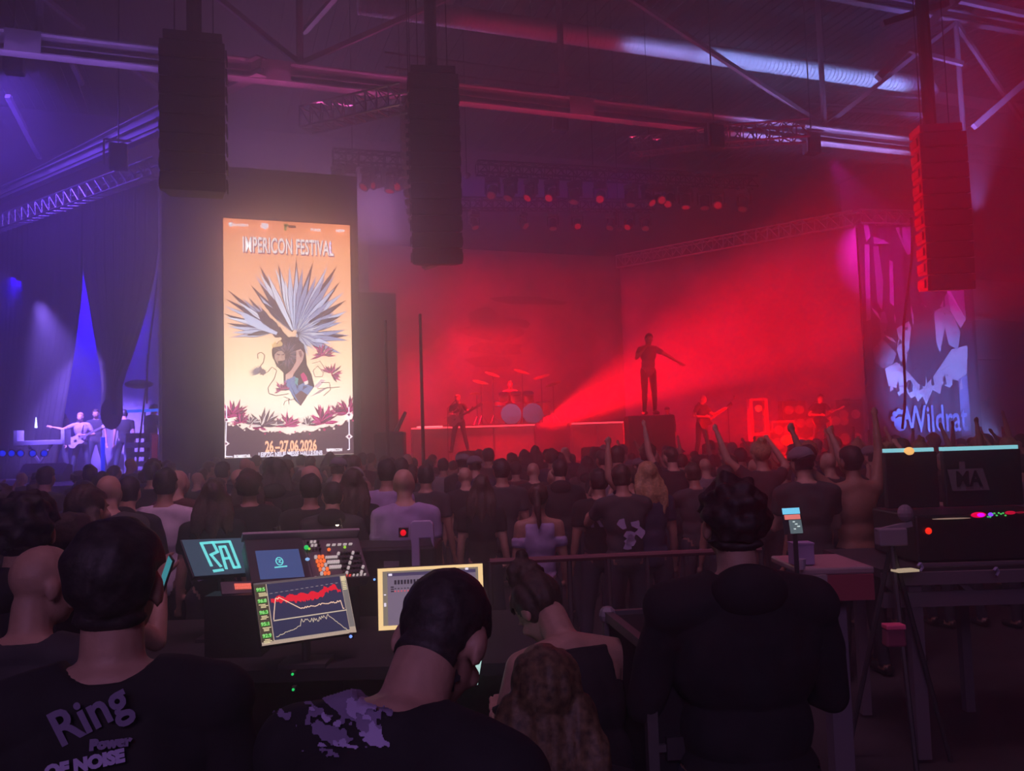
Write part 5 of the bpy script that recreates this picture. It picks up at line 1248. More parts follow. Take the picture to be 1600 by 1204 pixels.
for k in range(14): a = 2*math.pi*k/14; PC.line(m, [(.25+.028*math.cos(a), .56+.09*math.sin(a)), (.25+.028*math.cos(a+.45), .56+.09*math.sin(a+.45))], .006, .020)
PC.line(m, [(.235, .52), (.262, .53), (.245, .58), (.27, .60)], .006, .020); PC.line(m, [(.205, .70), (.30, .685)], .010, .020)
m.build('screen_logo', cyan, con)
# buttons and faders
btn = {'o': glow('orange_button', (240, 110, 50), 1.1), 'g': glow('green_button', (30, 190, 90), 1.2), 'y': glow('lime_button', (150, 210, 60), 1.1), 'b': glow('sky_button', (130, 180, 230), 1.1), 'w': glow('white_button', (190, 175, 175), .9), 'r': glow('red_button', (220, 70, 60), 1.0), 'k': blackpl}
def button(u, v, c, su=.018, sv=.045, nm='button'): PC.quad(MB(), u-su/2, v-sv/2, u+su/2, v+sv/2, .002, .018).build(nm, btn[c], con)
for i in range(3):
    for j in range(5): button(.565+i*.03+(j*.004), .48+j*.1, 'o' if (i+j) % 4 else 'w', .020, .055)
for i in range(4):
    for j in range(3): button(.53+i*.03, .10+j*.09, 'w' if (i*j+i) % 3 else 'k', .018, .03)
PC.line
MB().ell(PC.p(.50, .26, .02), (.014, .014, .014), None, 10, 6).build('button', btn['g'], con); MB().ell(PC.p(.522, .30, .02), (.008, .008, .008), None, 8, 5).build('button', btn['y'], con)
MB().ell(PC.p(.485, .55, .02), (.014, .010, .010), None, 8, 5).build('button', btn['b'], con)
MB().ell(PC.p(.69, .34, .02), (.011, .011, .011), None, 10, 6).build('button', btn['o'], con); MB().ell(PC.p(.835, .30, .02), (.009, .009, .009), None, 10, 6).build('button', btn['y'], con)
for j in range(3):
    for i in range(6): button(.655+i*.018+j*.006, .50+j*.12, 'w', .014, .05 if j else .03)
for i in range(8):
    for j in range(5):
        u, v = .77+i*.026, .42+j*.12; MB().lathe(PC.p(u, v, .002), [(.009, 0), (.008, .016)], PC.M.to_4x4(), 10).build('knob', blackpl if (i+j) % 5 else btn['w'], con)
for i in range(5): button(.70+i*.05, .20, 'w', .03, .02)
for i in range(14): button(.52+i*.033, .965, 'r' if 4 < i < 10 else 'w', .016, .02)
PC.quad(MB(), .505, .02, .507, .98, .001, .006).build('panel_seam', blackpl, con); PC.quad(MB(), .62, .02, .622, .98, .001, .006).build('panel_seam', blackpl, con)
# gooseneck lamps
def gooseneck(px, py, D, lab, sm=1.0, mm_=None):
    b = at(px, py, D); t = thing('gooseneck_lamp', lab, 'lamp', V(b.x, b.y, TZ))
    bx, by_ = b.x+.05, b.y+.12
    m = MB(); m.path([V(bx, by_, TZ), V(bx, by_, b.z-.03), V(bx-.015, by_-.04, b.z+.035), V(b.x+.01, b.y+.03, b.z+.03), b+V(0, 0, .012)], .005); m.build('flexible_arm', blackpl, t)
    MB().lathe(b, [(.016, .03), (.018, .0)], None, 10).build('lamp_hood', blackpl, t); MB().ell(b, (.013*sm, .013*sm, .012*sm), None, 10, 6).build('bulb', mm_ or warm, t)
    l = point('lamp_light', b-V(0, 0, .05), .5*sm, (1, .72, .5), .015); return t
gooseneck(430, 831, 5.6, 'small warm lamp glowing behind the left part of the console'); gooseneck(527, 819, 5.7, 'small whiter lamp glowing behind the right part of the console')
gooseneck(391, 881, 4.85, 'bright warm lamp in front of the cyan lettered monitor', 1.5)
# meter monitor
PMt = Panel([(397, 909), (543, 896), (557, 985), (413, 1009)], 4.35, 1.5)
o = screen_body('flat_monitor', 'tilted monitor showing red and cream level graphs with green readouts', 'monitor', PMt, .03, blackpl, .012, TZ)
PMt.quad(MB(), 0, 0, 1, 1, .001).build('screen_border', glow('screen_cream', (222, 205, 178), .55, True), o)
PMt.quad(MB(), .13, .035, .93, .94, .003).build('screen_face', glow('screen_navy', (48, 50, 78), 1), o)
PMt.quad(MB(), 0, .0, .12, .95, .003).build('readout_column', glow('readout_dark', (70, 62, 50), 1), o); PMt.quad(MB(), .935, .12, .995, .9, .003).build('side_column', glow('side_grey', (120, 116, 112), 1), o)
PMt.quad(MB(), 0, 0, 1, .035, .004).build('title_bar', glow('title_grey', (92, 82, 84), 1), o)
for i in range(5): PMt.quad(MB(), .015, .09+i*.185, .105, .15+i*.185, .005).build('green_readout', glow('green_readout', (60, 150, 50), 1), o); text(('99.5', '96.8', '96.3', '95.1', '92.9')[i], .026, 'readout_digits', glow('pale_green', (170, 240, 150), 1), o, PMt.T(.06, .12+i*.185, .008), .0005)
m = MB(); rr = random.Random(5)
for i in range(5):
    for j in range(3): u = .02+rr.random()*.02; PMt.quad(m, u, .172+i*.185+j*.022, u+.05+rr.random()*.04, .184+i*.185+j*.022, .005)
for i in range(8): PMt.quad(m, .94, .05+i*.03, .985, .066+i*.03, .006)
m.build('small_print', glow('cream_print', (236, 222, 170), 1), o)
N = 64; red_t = []; red_b = []; cream = []; low = []
for i in range(N+1):
    t = i/N; u = .15+.76*t; ct = .26-.03*t-(.06 if .75 < t < .95 else 0)
    red_t.append((u, ct+.02*math.sin(t*40)+rr.uniform(0, .02))); red_b.append((u, ct+.05+.06*math.sin(math.pi*t)+rr.uniform(0, .05)))
    cream.append((u, (.62 if t < .01 else .60-5*t if t < .06 else .30+rr.uniform(-.01, .01) if t < .1 else .27+.25*min(1, (t-.1)*3.2) if t < .40 else .49-.05*(t-.4)+rr.uniform(-.015, .015)) if t < .97 else .56+t*.03)); 
    low.append((u, (.90-.22*t*1.6 if t < .35 else .70+rr.uniform(-.045, .045) if t < .75 else .66+.3*(t-.75)/.25)+rr.uniform(-.012, .012)))
m = MB()
for a, b, c_, d_ in zip(red_t[:-1], red_t[1:], red_b[1:], red_b[:-1]): m.add([PMt.p(*d_, .005), PMt.p(*c_, .005), PMt.p(*b, .005), PMt.p(*a, .005)], [(0, 1, 2, 3)])
m.build('red_trace', glow('red_trace', (226, 30, 48), 1), o)
m = MB(); PMt.line(m, cream, .0045, .007); m.build('cream_trace', glow('cream_trace', (236, 200, 170), 1), o)
m = MB(); PMt.line(m, low, .0032, .007); PMt.line(m, [(.15, .64), (.93, .62)], .006, .006); m.build('lower_trace', glow('lower_trace', (200, 186, 160), 1), o)
m = MB()
for i in range(14): PMt.line(m, [(.15+i*.055, .20-.004*i), (.175+i*.055, .20-.004*i)], .0028, .006)
for i in range(34): PMt.quad(m, .145+i*.023, .945, .149+i*.023, .965, .006)
m.build('graph_ticks', glow('tick_grey', (150, 140, 140), 1), o)
# yellow framed monitor
PR = Panel([(590.5, 887.5), (754.5, 880), (758, 974), (592.5, 985)], 4.1, 1.6)
o = screen_body('flat_monitor', 'upright monitor with glowing cream border partly hidden by a dark head', 'monitor', PR, .03, blackpl, .012, TZ)
PR.quad(MB(), 0, 0, 1, 1, .001).build('screen_border', glow('screen_gold', (250, 214, 150), 1.0, True), o)
PR.quad(MB(), .045, .05, .955, .93, .003).build('screen_margin', glow('margin_grey', (128, 118, 104), 1), o); PR.quad(MB(), .09, .08, .93, .93, .004).build('screen_face', glow('face_mauve', (118, 104, 124), 1), o)
PR.quad(MB(), .09, .08, .93, .135, .005).build('title_bar', glow('title_navy', (70, 60, 92), 1), o)
m = MB()
for i in range(22): PR.quad(m, .155+i*.03, .20, .175+i*.03, .27, .006)
for i in range(22): PR.quad(m, .155+i*.03, .33, .172+i*.03, .345, .006)
for k in range(3): PR.quad(m, .12, .30+k*.035, .15, .32+k*.035, .006)
m.build('fader_boxes', glow('fader_dark', (44, 38, 50), 1), o)
m = MB()
for i in range(22): PR.quad(m, .155+i*.03, .37, .168+i*.03, .39, .007)
m.build('red_meters', glow('red_meters', (220, 80, 90), 1), o)
m = MB(); PR.quad(m, .10, .09, .135, .125, .007)
for v in (.42, .56, .58, .60): PR.quad(m, .055, v, .075, v+.018, .007)
PR.quad(m, .83, .055, .86, .09, .007); m.build('white_labels', glow('white_labels', (240, 232, 250), 1), o)
# keyboard, little things
PK = Panel([(345, 912), (394, 911), (396, 922), (347, 924)], 4.6, 3)
kb = thing('computer_keyboard', 'small grey computer keyboard with faint red-lit keys left of the graph monitor', 'keyboard', PK.c); PK.c.z = max(PK.c.z, TZ+.1)
PK.quad(MB(), 0, -.3, 1, 1.3, -.02, 0).build('keyboard_body', greyplastic, kb); m = MB()
for i in range(9):
    for j in range(2): PK.quad(m, .42+i*.06, .1+j*.4, .465+i*.06, .4+j*.4, .001, .008)
m.build('lit_key_row', glow('key_red', (230, 110, 90), 1), kb)['kind'] = 'stuff'
q = PK.c; tag(MB().box((q.x, q.y, (TZ+q.z-.03)/2), (.3, .16, q.z-.03-TZ), Matrix.Rotation(YAW, 3, 'Z')).build('keyboard_box', blackpl), 'low black box under the small computer keyboard', 'box')
c = at(262, 915, 4.9); 
def led(px, py, D, lab, m_, r_=.012, stand=True, zb=None):
    c = at(px, py, D); t = thing('indicator_lamp', lab, 'lamp', c); MB().ell(c, (r_, r_*.8, r_), None, 10, 6).build('lens', m_, t)
    MB().box(c+FW*.02, (r_*3, .03, r_*3), Matrix.Rotation(YAW, 3, 'Z')).build('housing', blackpl, t); return t
led(457, 1053, 3.6, 'upper tiny green light in the dark below the graph monitor', btn['g'], .006); led(458, 1077, 3.6, 'lower tiny green light in the dark below the graph monitor', btn['g'], .006)
led(548, 994, 4.2, 'tiny blue-white light under the corner of the graph monitor', glow('tiny_blue', (120, 160, 255), 1.3), .008); led(630, 832, 5.4, 'round red indicator light behind the yellow-framed monitor', glow('deep_red', (220, 0, 20), 1.2), .02)
led(585, 905, 4.9, 'tiny blue light at the right corner of the console', glow('tiny_blue2', (120, 180, 255), 1.2), .007)
rk = thing('equipment_case', 'black equipment case with a small label behind the console', 'case', gpt(612, 5.75, 0), YAW)
MB().box((0, 0, .62), (.62, .5, 1.24)).build('case_body', blackpl, rk, False, bevel=.02); MB().box((.02, -.255, 1.12), (.1, .01, .06)).build('case_label', mat('dull_label', (.2, .18, .2)), rk, False)
# pale plastic chair / stand behind the monitor
ch = thing('plastic_stand', 'pale lilac plastic stand with rounded top behind the yellow-framed monitor', 'stand', gpt(657, 5.3, 0), YAW)
pl = mat('pale_plastic', (.42, .36, .55), .5); zt_ = at(657, 813, 5.3).z; zb_ = at(657, 838, 5.3).z
m = MB(); pts = [(-.075, zb_), (-.078, zt_-.02), (-.06, zt_), (.05, zt_), (.068, zt_-.02), (.072, zb_), (.072, zb_-.07), (.055, zb_-.035), (.05, zb_-.01), (-.02, zb_-.01), (-.02, zb_-.22), (-.02, .05), (-.07, .05), (-.07, zb_-.05)]
m.prism([V(x, -.02, z) for x, z in pts][::-1], (0, .05, 0)); m.build('stand_panel', pl, ch, False, bevel=.006); MB().box((0, 0, .03), (.3, .3, .06)).build('stand_foot', pl, ch, False)
# barrier rail behind the desk
br = thing('crowd_barrier', 'long metal crowd barrier with a reddish top rail behind the mixing desk', 'barrier', gpt(940, 5.75, 0), 0)
zr = at(940, 872, 5.75).z; A = gpt(760, 5.75, zr); B = gpt(1180, 5.95, zr); MB().tube(A, B, .022, n=8).build('top_rail', mat('dull_red_rail', (.16, .06, .07), .5), br)
for k in range(8): p = A.lerp(B, k/7); MB().tube(p, V(p.x, p.y, 0), .018, n=6).build('upright', darksteel, br)
MB().tube(A-V(0, 0, zr-.15), B-V(0, 0, zr-.15), .018, n=6).build('bottom_rail', darksteel, br)
# ------------------------------------------------------------------ people close to the camera
def near(px, ytop, D, lab, P, yaw, hair, hm, sh, shm, sc=None, **kw):
    top = at(px, ytop, D); hz_ = P['head'].z+.115+(.10 if hair in ('bun', 'messybun') else .01); s = sc or top.z/hz_
    Rz = Matrix.Rotation(YAW+yaw, 3, 'Z'); off = Rz @ (P['head']*s); loc = V(top.x-off.x, top.y-off.y, top.z-hz_*s if sc else 0)
    return person('person', lab, P, loc, YAW+yaw, s, kw.pop('vx', .0085), hair, hm, sh, shm, **kw), P, loc, s, YAW+yaw
A_, PAo, la, sa, ya = near(183, 808, 1.62, 'large short-haired person in dark shirt with pale back print, nearest at lower left', pose(('down', 'down'), -.02, (R(-8), .05, 0)), R(14), 'short', hairs[0], 'tee', SH['black'], girth=1.12, seed=31)
near(72, 846, 2.35, 'bald person half hidden left of the large short-haired head', pose('down', .08, (R(-50), -.15, 0)), R(10), 'bald', hairs[0], 'tee', SH['charcoal'], girth=1.05, face=True, seed=32)
near(42, 770, 2.75, 'dark-haired person behind the bald one at the left edge', pose('down', 0, (R(20), 0, 0)), R(-5), 'bushy', hairs[0], 'long', SH['black'], girth=1.05, seed=33)
near(140, 757, 4.1, 'person in charcoal shirt with long hair behind the large short-haired head', pose('down', 0, (R(-15), 0, 0)), R(-8), 'long', hairs[1], 'tee', SH['charcoal'], seed=34)
C_, PCo, lc, sc_c, yc = near(690, 884, 1.50, 'dark cropped-haired person with big violet back print hiding the yellow-framed monitor', pose(('low', 'low'), .40, (R(5), -.42, .06)), R(-24), 'buzz', hairs[0], 'tee', SH['black'], girth=1.18, seed=35)
D_, PDo, ld, sd, yd = near(838, 858, 2.72, 'person with a messy hair bun and black tank top bending over a phone', pose(('low', 'low'), .42, (R(10), -.55, R(-8))), R(26), 'messybun', hairs[1], 'tank', SH['black'], skinm=skin, seed=36)
E_ = near(850, 1008, 1.75, 'blond long-haired person in dark clothes seen from behind at bottom centre', pose('down', .05, (0, -.1, 0)), R(0), 'long', mat('dark_blond_hair', (.11, .07, .035), .6, grain=.6, scale=50), 'tee', SH['black'], seed=37)
near(1140, 748, 2.4, 'large dark figure in a black hooded jacket standing right of centre', pose('low', 0, (0, 0, 0), broad=1.1), R(4), 'bushy', hairs[0], 'long', SH['black'], girth=1.2, seed=38)
K_, PKo, lk, sk_, yk = near(112, 800, 3.1, 'person behind the large short-haired head holding up a glowing phone', pose(('down', 'phone'), 0, (R(-20), -.2, 0)), R(-12), 'short', hairs[1], 'tee', SH['charcoal'], seed=39)
def jw(P, k, loc, s, yaw): return loc+Matrix.Rotation(yaw, 3, 'Z') @ (P[k]*s)
def phone(c, M_, lab, glowm, hand=None):
    t = thing('mobile_phone', lab, 'phone', c); Tm = M_
    MB().box(c, (.074, .152, .009), Tm).build('phone_body', blackpl, t, bevel=.003); n_ = Tm @ V(0, 0, 1)
    MB().box(c+n_*.005, (.066, .14, .001), Tm).build('phone_screen', glowm, t); return t
teal = glow('teal_phone_screen', (60, 140, 150), .9)
h = jw(PKo, 'har', lk, sk_, yk); c = at(259, 899, (h-O).dot(FW)-.02)
ph = phone(c, Matrix.Rotation(YAW+R(-52), 3, 'Z') @ Matrix.Rotation(R(75), 3, 'X') @ Matrix.Rotation(R(-14), 3, 'Z'), 'black phone with teal picture held right of the large short-haired head', teal)
h = jw(PDo, 'hal', ld, sd, yd); c = at(736, 1032, (h-O).dot(FW)-.03)
phone(c, Matrix.Rotation(YAW+R(25), 3, 'Z') @ Matrix.Rotation(R(62), 3, 'X') @ Matrix.Rotation(R(-22), 3, 'Z'), 'phone with pale mint screen glowing left of the bun-haired person', glow('mint_phone_screen', (180, 225, 215), .9))
# prints on the near shirts
vio = mat('violet_white_print', (.42, .36, .62), .9)
vio2 = mat('dim_violet_print', (.22, .18, .32), .9)
def back_point(root, P, x, z, off): return wmat(root) @ (P['pelvis']+P['M'] @ V(x, -off, z))
def bprint(root, P, s_, size, x, z, m_, off, xs=.8, rot=0, bold=.003):
    M = wmat(root) @ Matrix.Translation(P['pelvis']+P['M'] @ V(x, -off, z)) @ P['M'].to_4x4() @ Matrix.Rotation(math.pi/2, 4, 'X') @ Matrix.Rotation(rot, 4, 'Z')
    return text(s_, size, 'back_print', m_, root, M, .001, xs, bold)
from mathutils.bvhtree import BVHTree
def decal(root, s_, px, py, size, m_, xs=.9, rot=0, bold=.002):
    sh = [c for c in root.children if c.name.startswith(('t_shirt', 'jacket'))][0]; W = wmat(sh); me = sh.data
    bv = BVHTree.FromPolygons([W @ v.co for v in me.vertices], [tuple(p.vertices) for p in me.polygons]); hit, n_, _, _ = bv.ray_cast(O, ray(px, py).normalized())
    if hit is None: return
    if n_.dot(O-hit) < 0: n_ = -n_
    up = V(0, 0, 1)-n_*n_.z; up.normalize(); x_ = up.cross(n_)
    M = Matrix.Translation(hit+n_*.012) @ Matrix((x_, up, n_)).transposed().to_4x4() @ Matrix.Rotation(rot, 4, 'Z'); return text(s_, size, 'back_print', m_, root, M, .001, xs, bold)
decal(A_, 'LOUD', 152, 1047, .050, vio, 1.0, R(4), .003); decal(A_, 'Ring', 143, 1113, .085, vio2, .85, R(24)); decal(A_, 'Power', 174, 1160, .022, vio2, 1.1); decal(A_, 'OF NOISE', 135, 1192, .028, vio, 1.0, R(6))
# ragged picture print projected on the other shirt's cloth: faces of the shirt picked by a pattern
def cloth_print(root, P, m_, thr, box, name='back_print', lift=.004, fr=9, seed=0):
    sh = [c for c in root.children if c.name.startswith(('t_shirt', 'jacket'))][0]; me = sh.data; Mi = P['M'].transposed(); fs = []; used = {}; 
    for p in me.polygons:
        q = Mi @ (p.center-P['pelvis'])
        if p.normal.dot(P['M'] @ V(0, -1, 0)) < .15: continue
        u = (q.x-box[0])/(box[1]-box[0]); v = (q.z-box[2])/(box[3]-box[2])
        if not (0 < u < 1 and 0 < v < 1): continue
        k = mnoise.noise(V(q.x*fr*2.2+seed, q.z*fr, seed))+.5*mnoise.noise(V(q.x*30, q.z*30, seed+4)); edge = min(u, 1-u, v, 1-v)
        if k+min(.25, edge*1.2) > thr: fs.append([used.setdefault(i, len(used)) for i in p.vertices])
    vs = [tuple(me.vertices[i].co+me.vertices[i].normal*lift) for i in used]; m2 = bpy.data.meshes.new(name); m2.from_pydata(vs, [], fs); m2.materials.append(m_); o = bpy.data.objects.new(name, m2); COL.objects.link(o); o.parent = root; return o
def fine_print(root, P, x0, x1, y0, y1, m_, thr, seed, step=1.6, lift=.004):
    sh = [c for c in root.children if c.name.startswith(('t_shirt', 'jacket'))][0]; W = wmat(sh); Wi = W.inverted(); me = sh.data; Mi = P['M'].transposed()
    bv = BVHTree.FromPolygons([W @ v.co for v in me.vertices], [tuple(p.vertices) for p in me.polygons]); nx_, ny_ = int((x1-x0)/step), int((y1-y0)/step); vs = []; ok = []; idx = {}
    for j in range(ny_+1):
        for i in range(nx_+1):
            px, py = x0+i*step, y0+j*step; hit, n_, _, _ = bv.ray_cast(O, ray(px, py).normalized()); k = -1
            if hit is not None:
                if n_.dot(O-hit) < 0: n_ = -n_
                u, v = (px-x0)/(x1-x0), (py-y0)/(y1-y0); q = V(px*.018+py*.010, py*.018-px*.012, seed)
                k = mnoise.noise(V(q.x*1.2, q.y*2.6, seed))+.6*mnoise.noise(V(q.x*5, q.y*5, seed+3))+.5*(u-.45)-max(0, .35-u-.6*(1-v))*2-thr
                if v < .1 or v > .92 or u < .05 or u > .9: k -= .35+max(0, u-.9)*6
                idx[(i, j)] = len(vs); vs.append(Wi @ (hit+n_*lift))
            ok.append(k)
    fs = []
    for j in range(ny_):
        for i in range(nx_):
            c_ = [(i, j), (i, j+1), (i+1, j+1), (i+1, j)]
            if all(c in idx for c in c_) and sum(ok[b_*(nx_+1)+a_] for a_, b_ in c_) > 0 and max((vs[idx[c_[0]]]-vs[idx[c]]).length for c in c_) < .03: fs.append([idx[c] for c in c_])
    m2 = bpy.data.meshes.new('back_print'); m2.from_pydata([tuple(v) for v in vs], [], fs); m2.materials.append(m_); o = bpy.data.objects.new('back_print', m2); COL.objects.link(o); o.parent = root; return o
fine_print(C_, PCo, 428, 615, 1060, 1185, vio2, -.02, 3.3); fine_print(C_, PCo, 470, 615, 1060, 1180, vio, .22, 7.1, lift=.006)
# flight case lower right of the blond person
fc = thing('flight_case', 'black flight case with metal edges and a pale ball corner, bottom right of centre', 'case', gpt(1040, 2.6, 0), YAW+R(8))
zc = at(1060, 1012, 2.3).z
MB().box((0, 0, zc/2), (.30, .45, zc-.02)).build('case_body', mat('case_laminate', (.014, .013, .015), .95), fc, False)
for sx in (-1, 1):
    for sy in (-1, 1):
        MB().box((sx*.15, sy*.225, zc/2), (.03, .03, zc-.02)).build('edge_profile', casem, fc, False); MB().ell((sx*.15, sy*.225, zc-.01), (.03, .03, .03), None, 10, 6).build('ball_corner', steel, fc, False)
    MB().box((sx*.15, 0, zc-.01), (.028, .45, .028)).build('edge_profile', casem, fc, False); MB().box((0, sx*.225, zc-.01), (.3, .028, .028)).build('edge_profile', casem, fc, False)
MB().box((0, -.235, zc-.28), (.3, .012, .02)).build('lid_seam', casem, fc, False)
for sx in (-.09, .09): MB().box((sx, -.24, zc-.28), (.05, .02, .06)).build('latch', darksteel, fc, False)
# ------------------------------------------------------------------ lighting desk on the right
DD = 5.0
def rp(px, py, D=DD): return at(px, py, D)
dt = thing('desk_frame', 'dark folding metal table under the lighting desk with two horizontal rails', 'table', gpt(1500, DD, 0), YAW)
z1 = rp(1500, 893).z; z2 = rp(1500, 928).z
def loc_x(px, D=DD): return (Matrix.Rotation(-YAW, 3, 'Z') @ (gpt(px, D)-gpt(1500, DD))).x
xa, xb = loc_x(1352), loc_x(1640)
MB().box(((xa+xb)/2, .35, z1+.02), (xb-xa, .9, .05)).build('tabletop', darksteel, dt, False)
rl = mat('table_rail_grey', (.16, .13, .16), .5)
MB().box(((xa+xb)/2, -.12, z1-.01), (xb-xa, .04, .07)).build('rail', rl, dt, False); MB().box(((xa+xb)/2, -.10, z2), (xb-xa, .04, .085)).build('rail', rl, dt, False)
for px in (1402, 1582): MB().box((loc_x(px), -.08, z1/2), (.075, .06, z1-.04)).build('leg', rl, dt, False); MB().box((loc_x(px), .7, z1/2), (.06, .06, z1-.04)).build('leg', rl, dt, False)
m_ = [MB().bar((xa+.02+i*.42, -.1, z1-.03), (xa+.10+i*.42, -.1, z2+.03), .03).build('brace', rl, dt, False) for i in range(3)]
for px, py in ((1434, 884), (1553, 891)):
    c = rp(px, py, DD-.2); t = tag(MB().path([c, c+V(.02, 0, .015), c+V(.035, 0, -.01), c+V(.015, 0, -.03)], .008).build('cable_tie', mat('pale_tie', (.4, .36, .6), .6)), 'small pale knot of tape on the table rail, %s one' % ('left' if px < 1500 else 'right'), 'tape')
LD = thing('lighting_desk', 'big black lighting desk seen from behind with white initials on a board', 'lighting desk', gpt(1520, DD, z1+.05), YAW)
zt_ = rp(1500, 706).z; zm = rp(1500, 800).z; xl_, xr_ = loc_x(1422)-loc_x(1520), loc_x(1650)-loc_x(1520); zb0 = z1+.05
def LB2(c, s): return MB().box(c, s)
bz = lambda z: z-zb0
LB2(((xl_+xr_)/2, .30, bz((zb0+zm)/2-.0)), (xr_-xl_, .6, zm-zb0-.02)).build('desk_body', blackpl, LD, False, bevel=.015)
xm = loc_x(1515)-loc_x(1520)
LB2(((xl_+xm)/2-.01, .38, bz((zm+zt_)/2)), (xm-xl_-.02, .05, zt_-zm)).build('monitor_wing', blackpl, LD, False, bevel=.008); LB2(((xm+xr_)/2+.01, .38, bz((zm+zt_)/2)), (xr_-xm-.02, .05, zt_-zm)).build('monitor_wing', blackpl, LD, False, bevel=.008)
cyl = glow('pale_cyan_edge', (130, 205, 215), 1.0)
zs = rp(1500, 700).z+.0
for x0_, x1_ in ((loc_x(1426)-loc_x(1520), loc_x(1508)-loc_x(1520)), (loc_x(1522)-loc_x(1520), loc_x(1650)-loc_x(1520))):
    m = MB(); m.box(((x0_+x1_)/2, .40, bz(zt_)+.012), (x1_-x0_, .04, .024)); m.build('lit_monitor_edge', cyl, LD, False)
MB().ell((loc_x(1464)-loc_x(1520), .36, bz(zt_)+.006), (.034, .02, .026), None, 12, 8).build('amber_reflection', glow('amber_reflection_glow', (250, 190, 110), 1.1), LD, False)  # reflection put in as a glowing blob, not a lamp
cb = V(loc_x(1556)-loc_x(1520), .345, bz(rp(1556, 753).z)); bm_ = mat('worn_grey_board', (.17, .15, .16), .8)
MB().prism([cb+V(-.125, 0, .066), cb+V(.10, 0, .070), cb+V(.135, 0, -.070), cb+V(-.10, 0, -.070)], (0, -.008, 0)).build('initial_board', bm_, LD, False)
text('MA', .135, 'board_lettering', mat('board_black', (.008, .008, .01)), LD, wmat(LD) @ Matrix.Translation(cb+V(.003, -.013, .0)) @ Matrix.Rotation(math.pi/2, 4, 'X'), .001, .85, .004)
MB().box(cb+V(-.03, -.004, .09), (.035, .008, .05)).build('board_tape', bm_, LD, False)
# lit control strip facing us
zc_ = bz(rp(1500, 806).z)
for (pa, pb, nm, mm, h) in [(1447, 1508, 'pale_strip', glow('dull_gold_strip', (150, 125, 110), .9), .008), (1508, 1532, 'red_strip', glow('magenta_red', (220, 0, 60), 1.2), .034), (1516, 1528, 'magenta_strip', glow('magenta_glow', (225, 10, 240), 1.2), .024), (1535, 1543, 'violet_light', glow('violet_glow', (140, 70, 250), 1.2), .024), (1561, 1578, 'red_strip', glow('dark_red_strip', (190, 10, 50), 1.0), .022), (1578, 1592, 'red_strip', glow('dim_red_strip', (110, 10, 30), 1.0), .014), (1593, 1606, 'pink_light', glow('dusty_pink', (200, 90, 120), 1), .024)]:
    x0_, x1_ = loc_x(pa)-loc_x(1520), loc_x(pb)-loc_x(1520); zz = zc_+(-.012 if nm == 'pale_strip' else .005 if nm != 'red_strip' or pa < 1550 else .012)
    MB().ell(((x0_+x1_)/2, -.008-(.012 if 'magenta' in nm else 0), zz), ((x1_-x0_)/2, .012, h/2), None, 14, 8).build(nm, mm, LD, False)
for i in range(9): MB().ell((loc_x(1534+i*3.4)-loc_x(1520), -.012, zc_+rnd.uniform(-.012, .014)), (.006, .006, .005), None, 8, 5).build('green_light', glow('leaf_green', (70, 190, 90), 1.1), LD, False)
MB().ell((loc_x(1440)-loc_x(1520), -.015, bz(rp(1440, 829).z)), (.020, .012, .020), None, 12, 8).build('red_button', glow('fire_red', (240, 40, 20), 1.2), LD, False)
LB2(((xl_+xr_)/2, -.03, bz(rp(1500, 897).z)+.05), (xr_-xl_, .03, .05)).build('front_trim', rl, LD, False)
# small bar table; its red light is put into the front panel colour
D2 = 4.2
bt_ = thing('side_table', 'small round-edged table lit red on top, left of the lighting desk', 'table', gpt(1295, D2, 0), YAW)
zt2 = rp(1295, 885, D2).z; f = lambda px: (px-1295)/1300*D2
tm = mat('pale_table_laminate', (.34, .26, .27), .4, grain=.1)
MB().box((0, .22, zt2-.02), (f(1352)-f(1238), .48, .035)).build('tabletop', tm, bt_, False, bevel=.01)
MB().box((f(1256), -.02, zt2-.095), (f(1278)-f(1236), .03, .12)).build('pale_panel', mat('grey_panel', (.3, .27, .28), .6), bt_, False); MB().box((f(1313), -.015, zt2-.10), (f(1350)-f(1279), .03, .125)).build('front_panel', mat('red_lit_panel', (.3, .05, .08), .6), bt_, False)
for px in (1310,): MB().box((f(px), .2, (zt2-.06)/2), (.10, .10, zt2-.06)).build('leg', mat('grey_post', (.2, .17, .22), .6), bt_, False)
MB().box((f(1310), .2, .02), (.4, .4, .04)).build('foot_plate', darksteel, bt_, False)
c = rp(1251, 850, D2+.1); c.z = zt2+.055; bxm = mat('violet_lit_card', (.38, .28, .50), .8)  # white paper with the violet light put into its colour
t = thing('paper_box', 'small white paper box in painted violet light standing on the left of the red-lit table', 'box', c, YAW); MB().box((0, 0, 0), (.105, .09, .105)).build('box_body', bxm, t, False, bevel=.004); MB().box((0, 0, .054), (.109, .094, .008)).build('lid', bxm, t, False)
t = thing('cup', 'small pale cup at the foot of the paper box', 'cup', rp(1250, 872, D2-.05), YAW); t.location.z = zt2; MB().lathe((0, -.0, 0), [(.022, 0), (.028, .05), (.026, .05), (.02, .004)], None, 14).build('cup_wall', mat('pale_cup', (.5, .42, .5), .5), t, False)
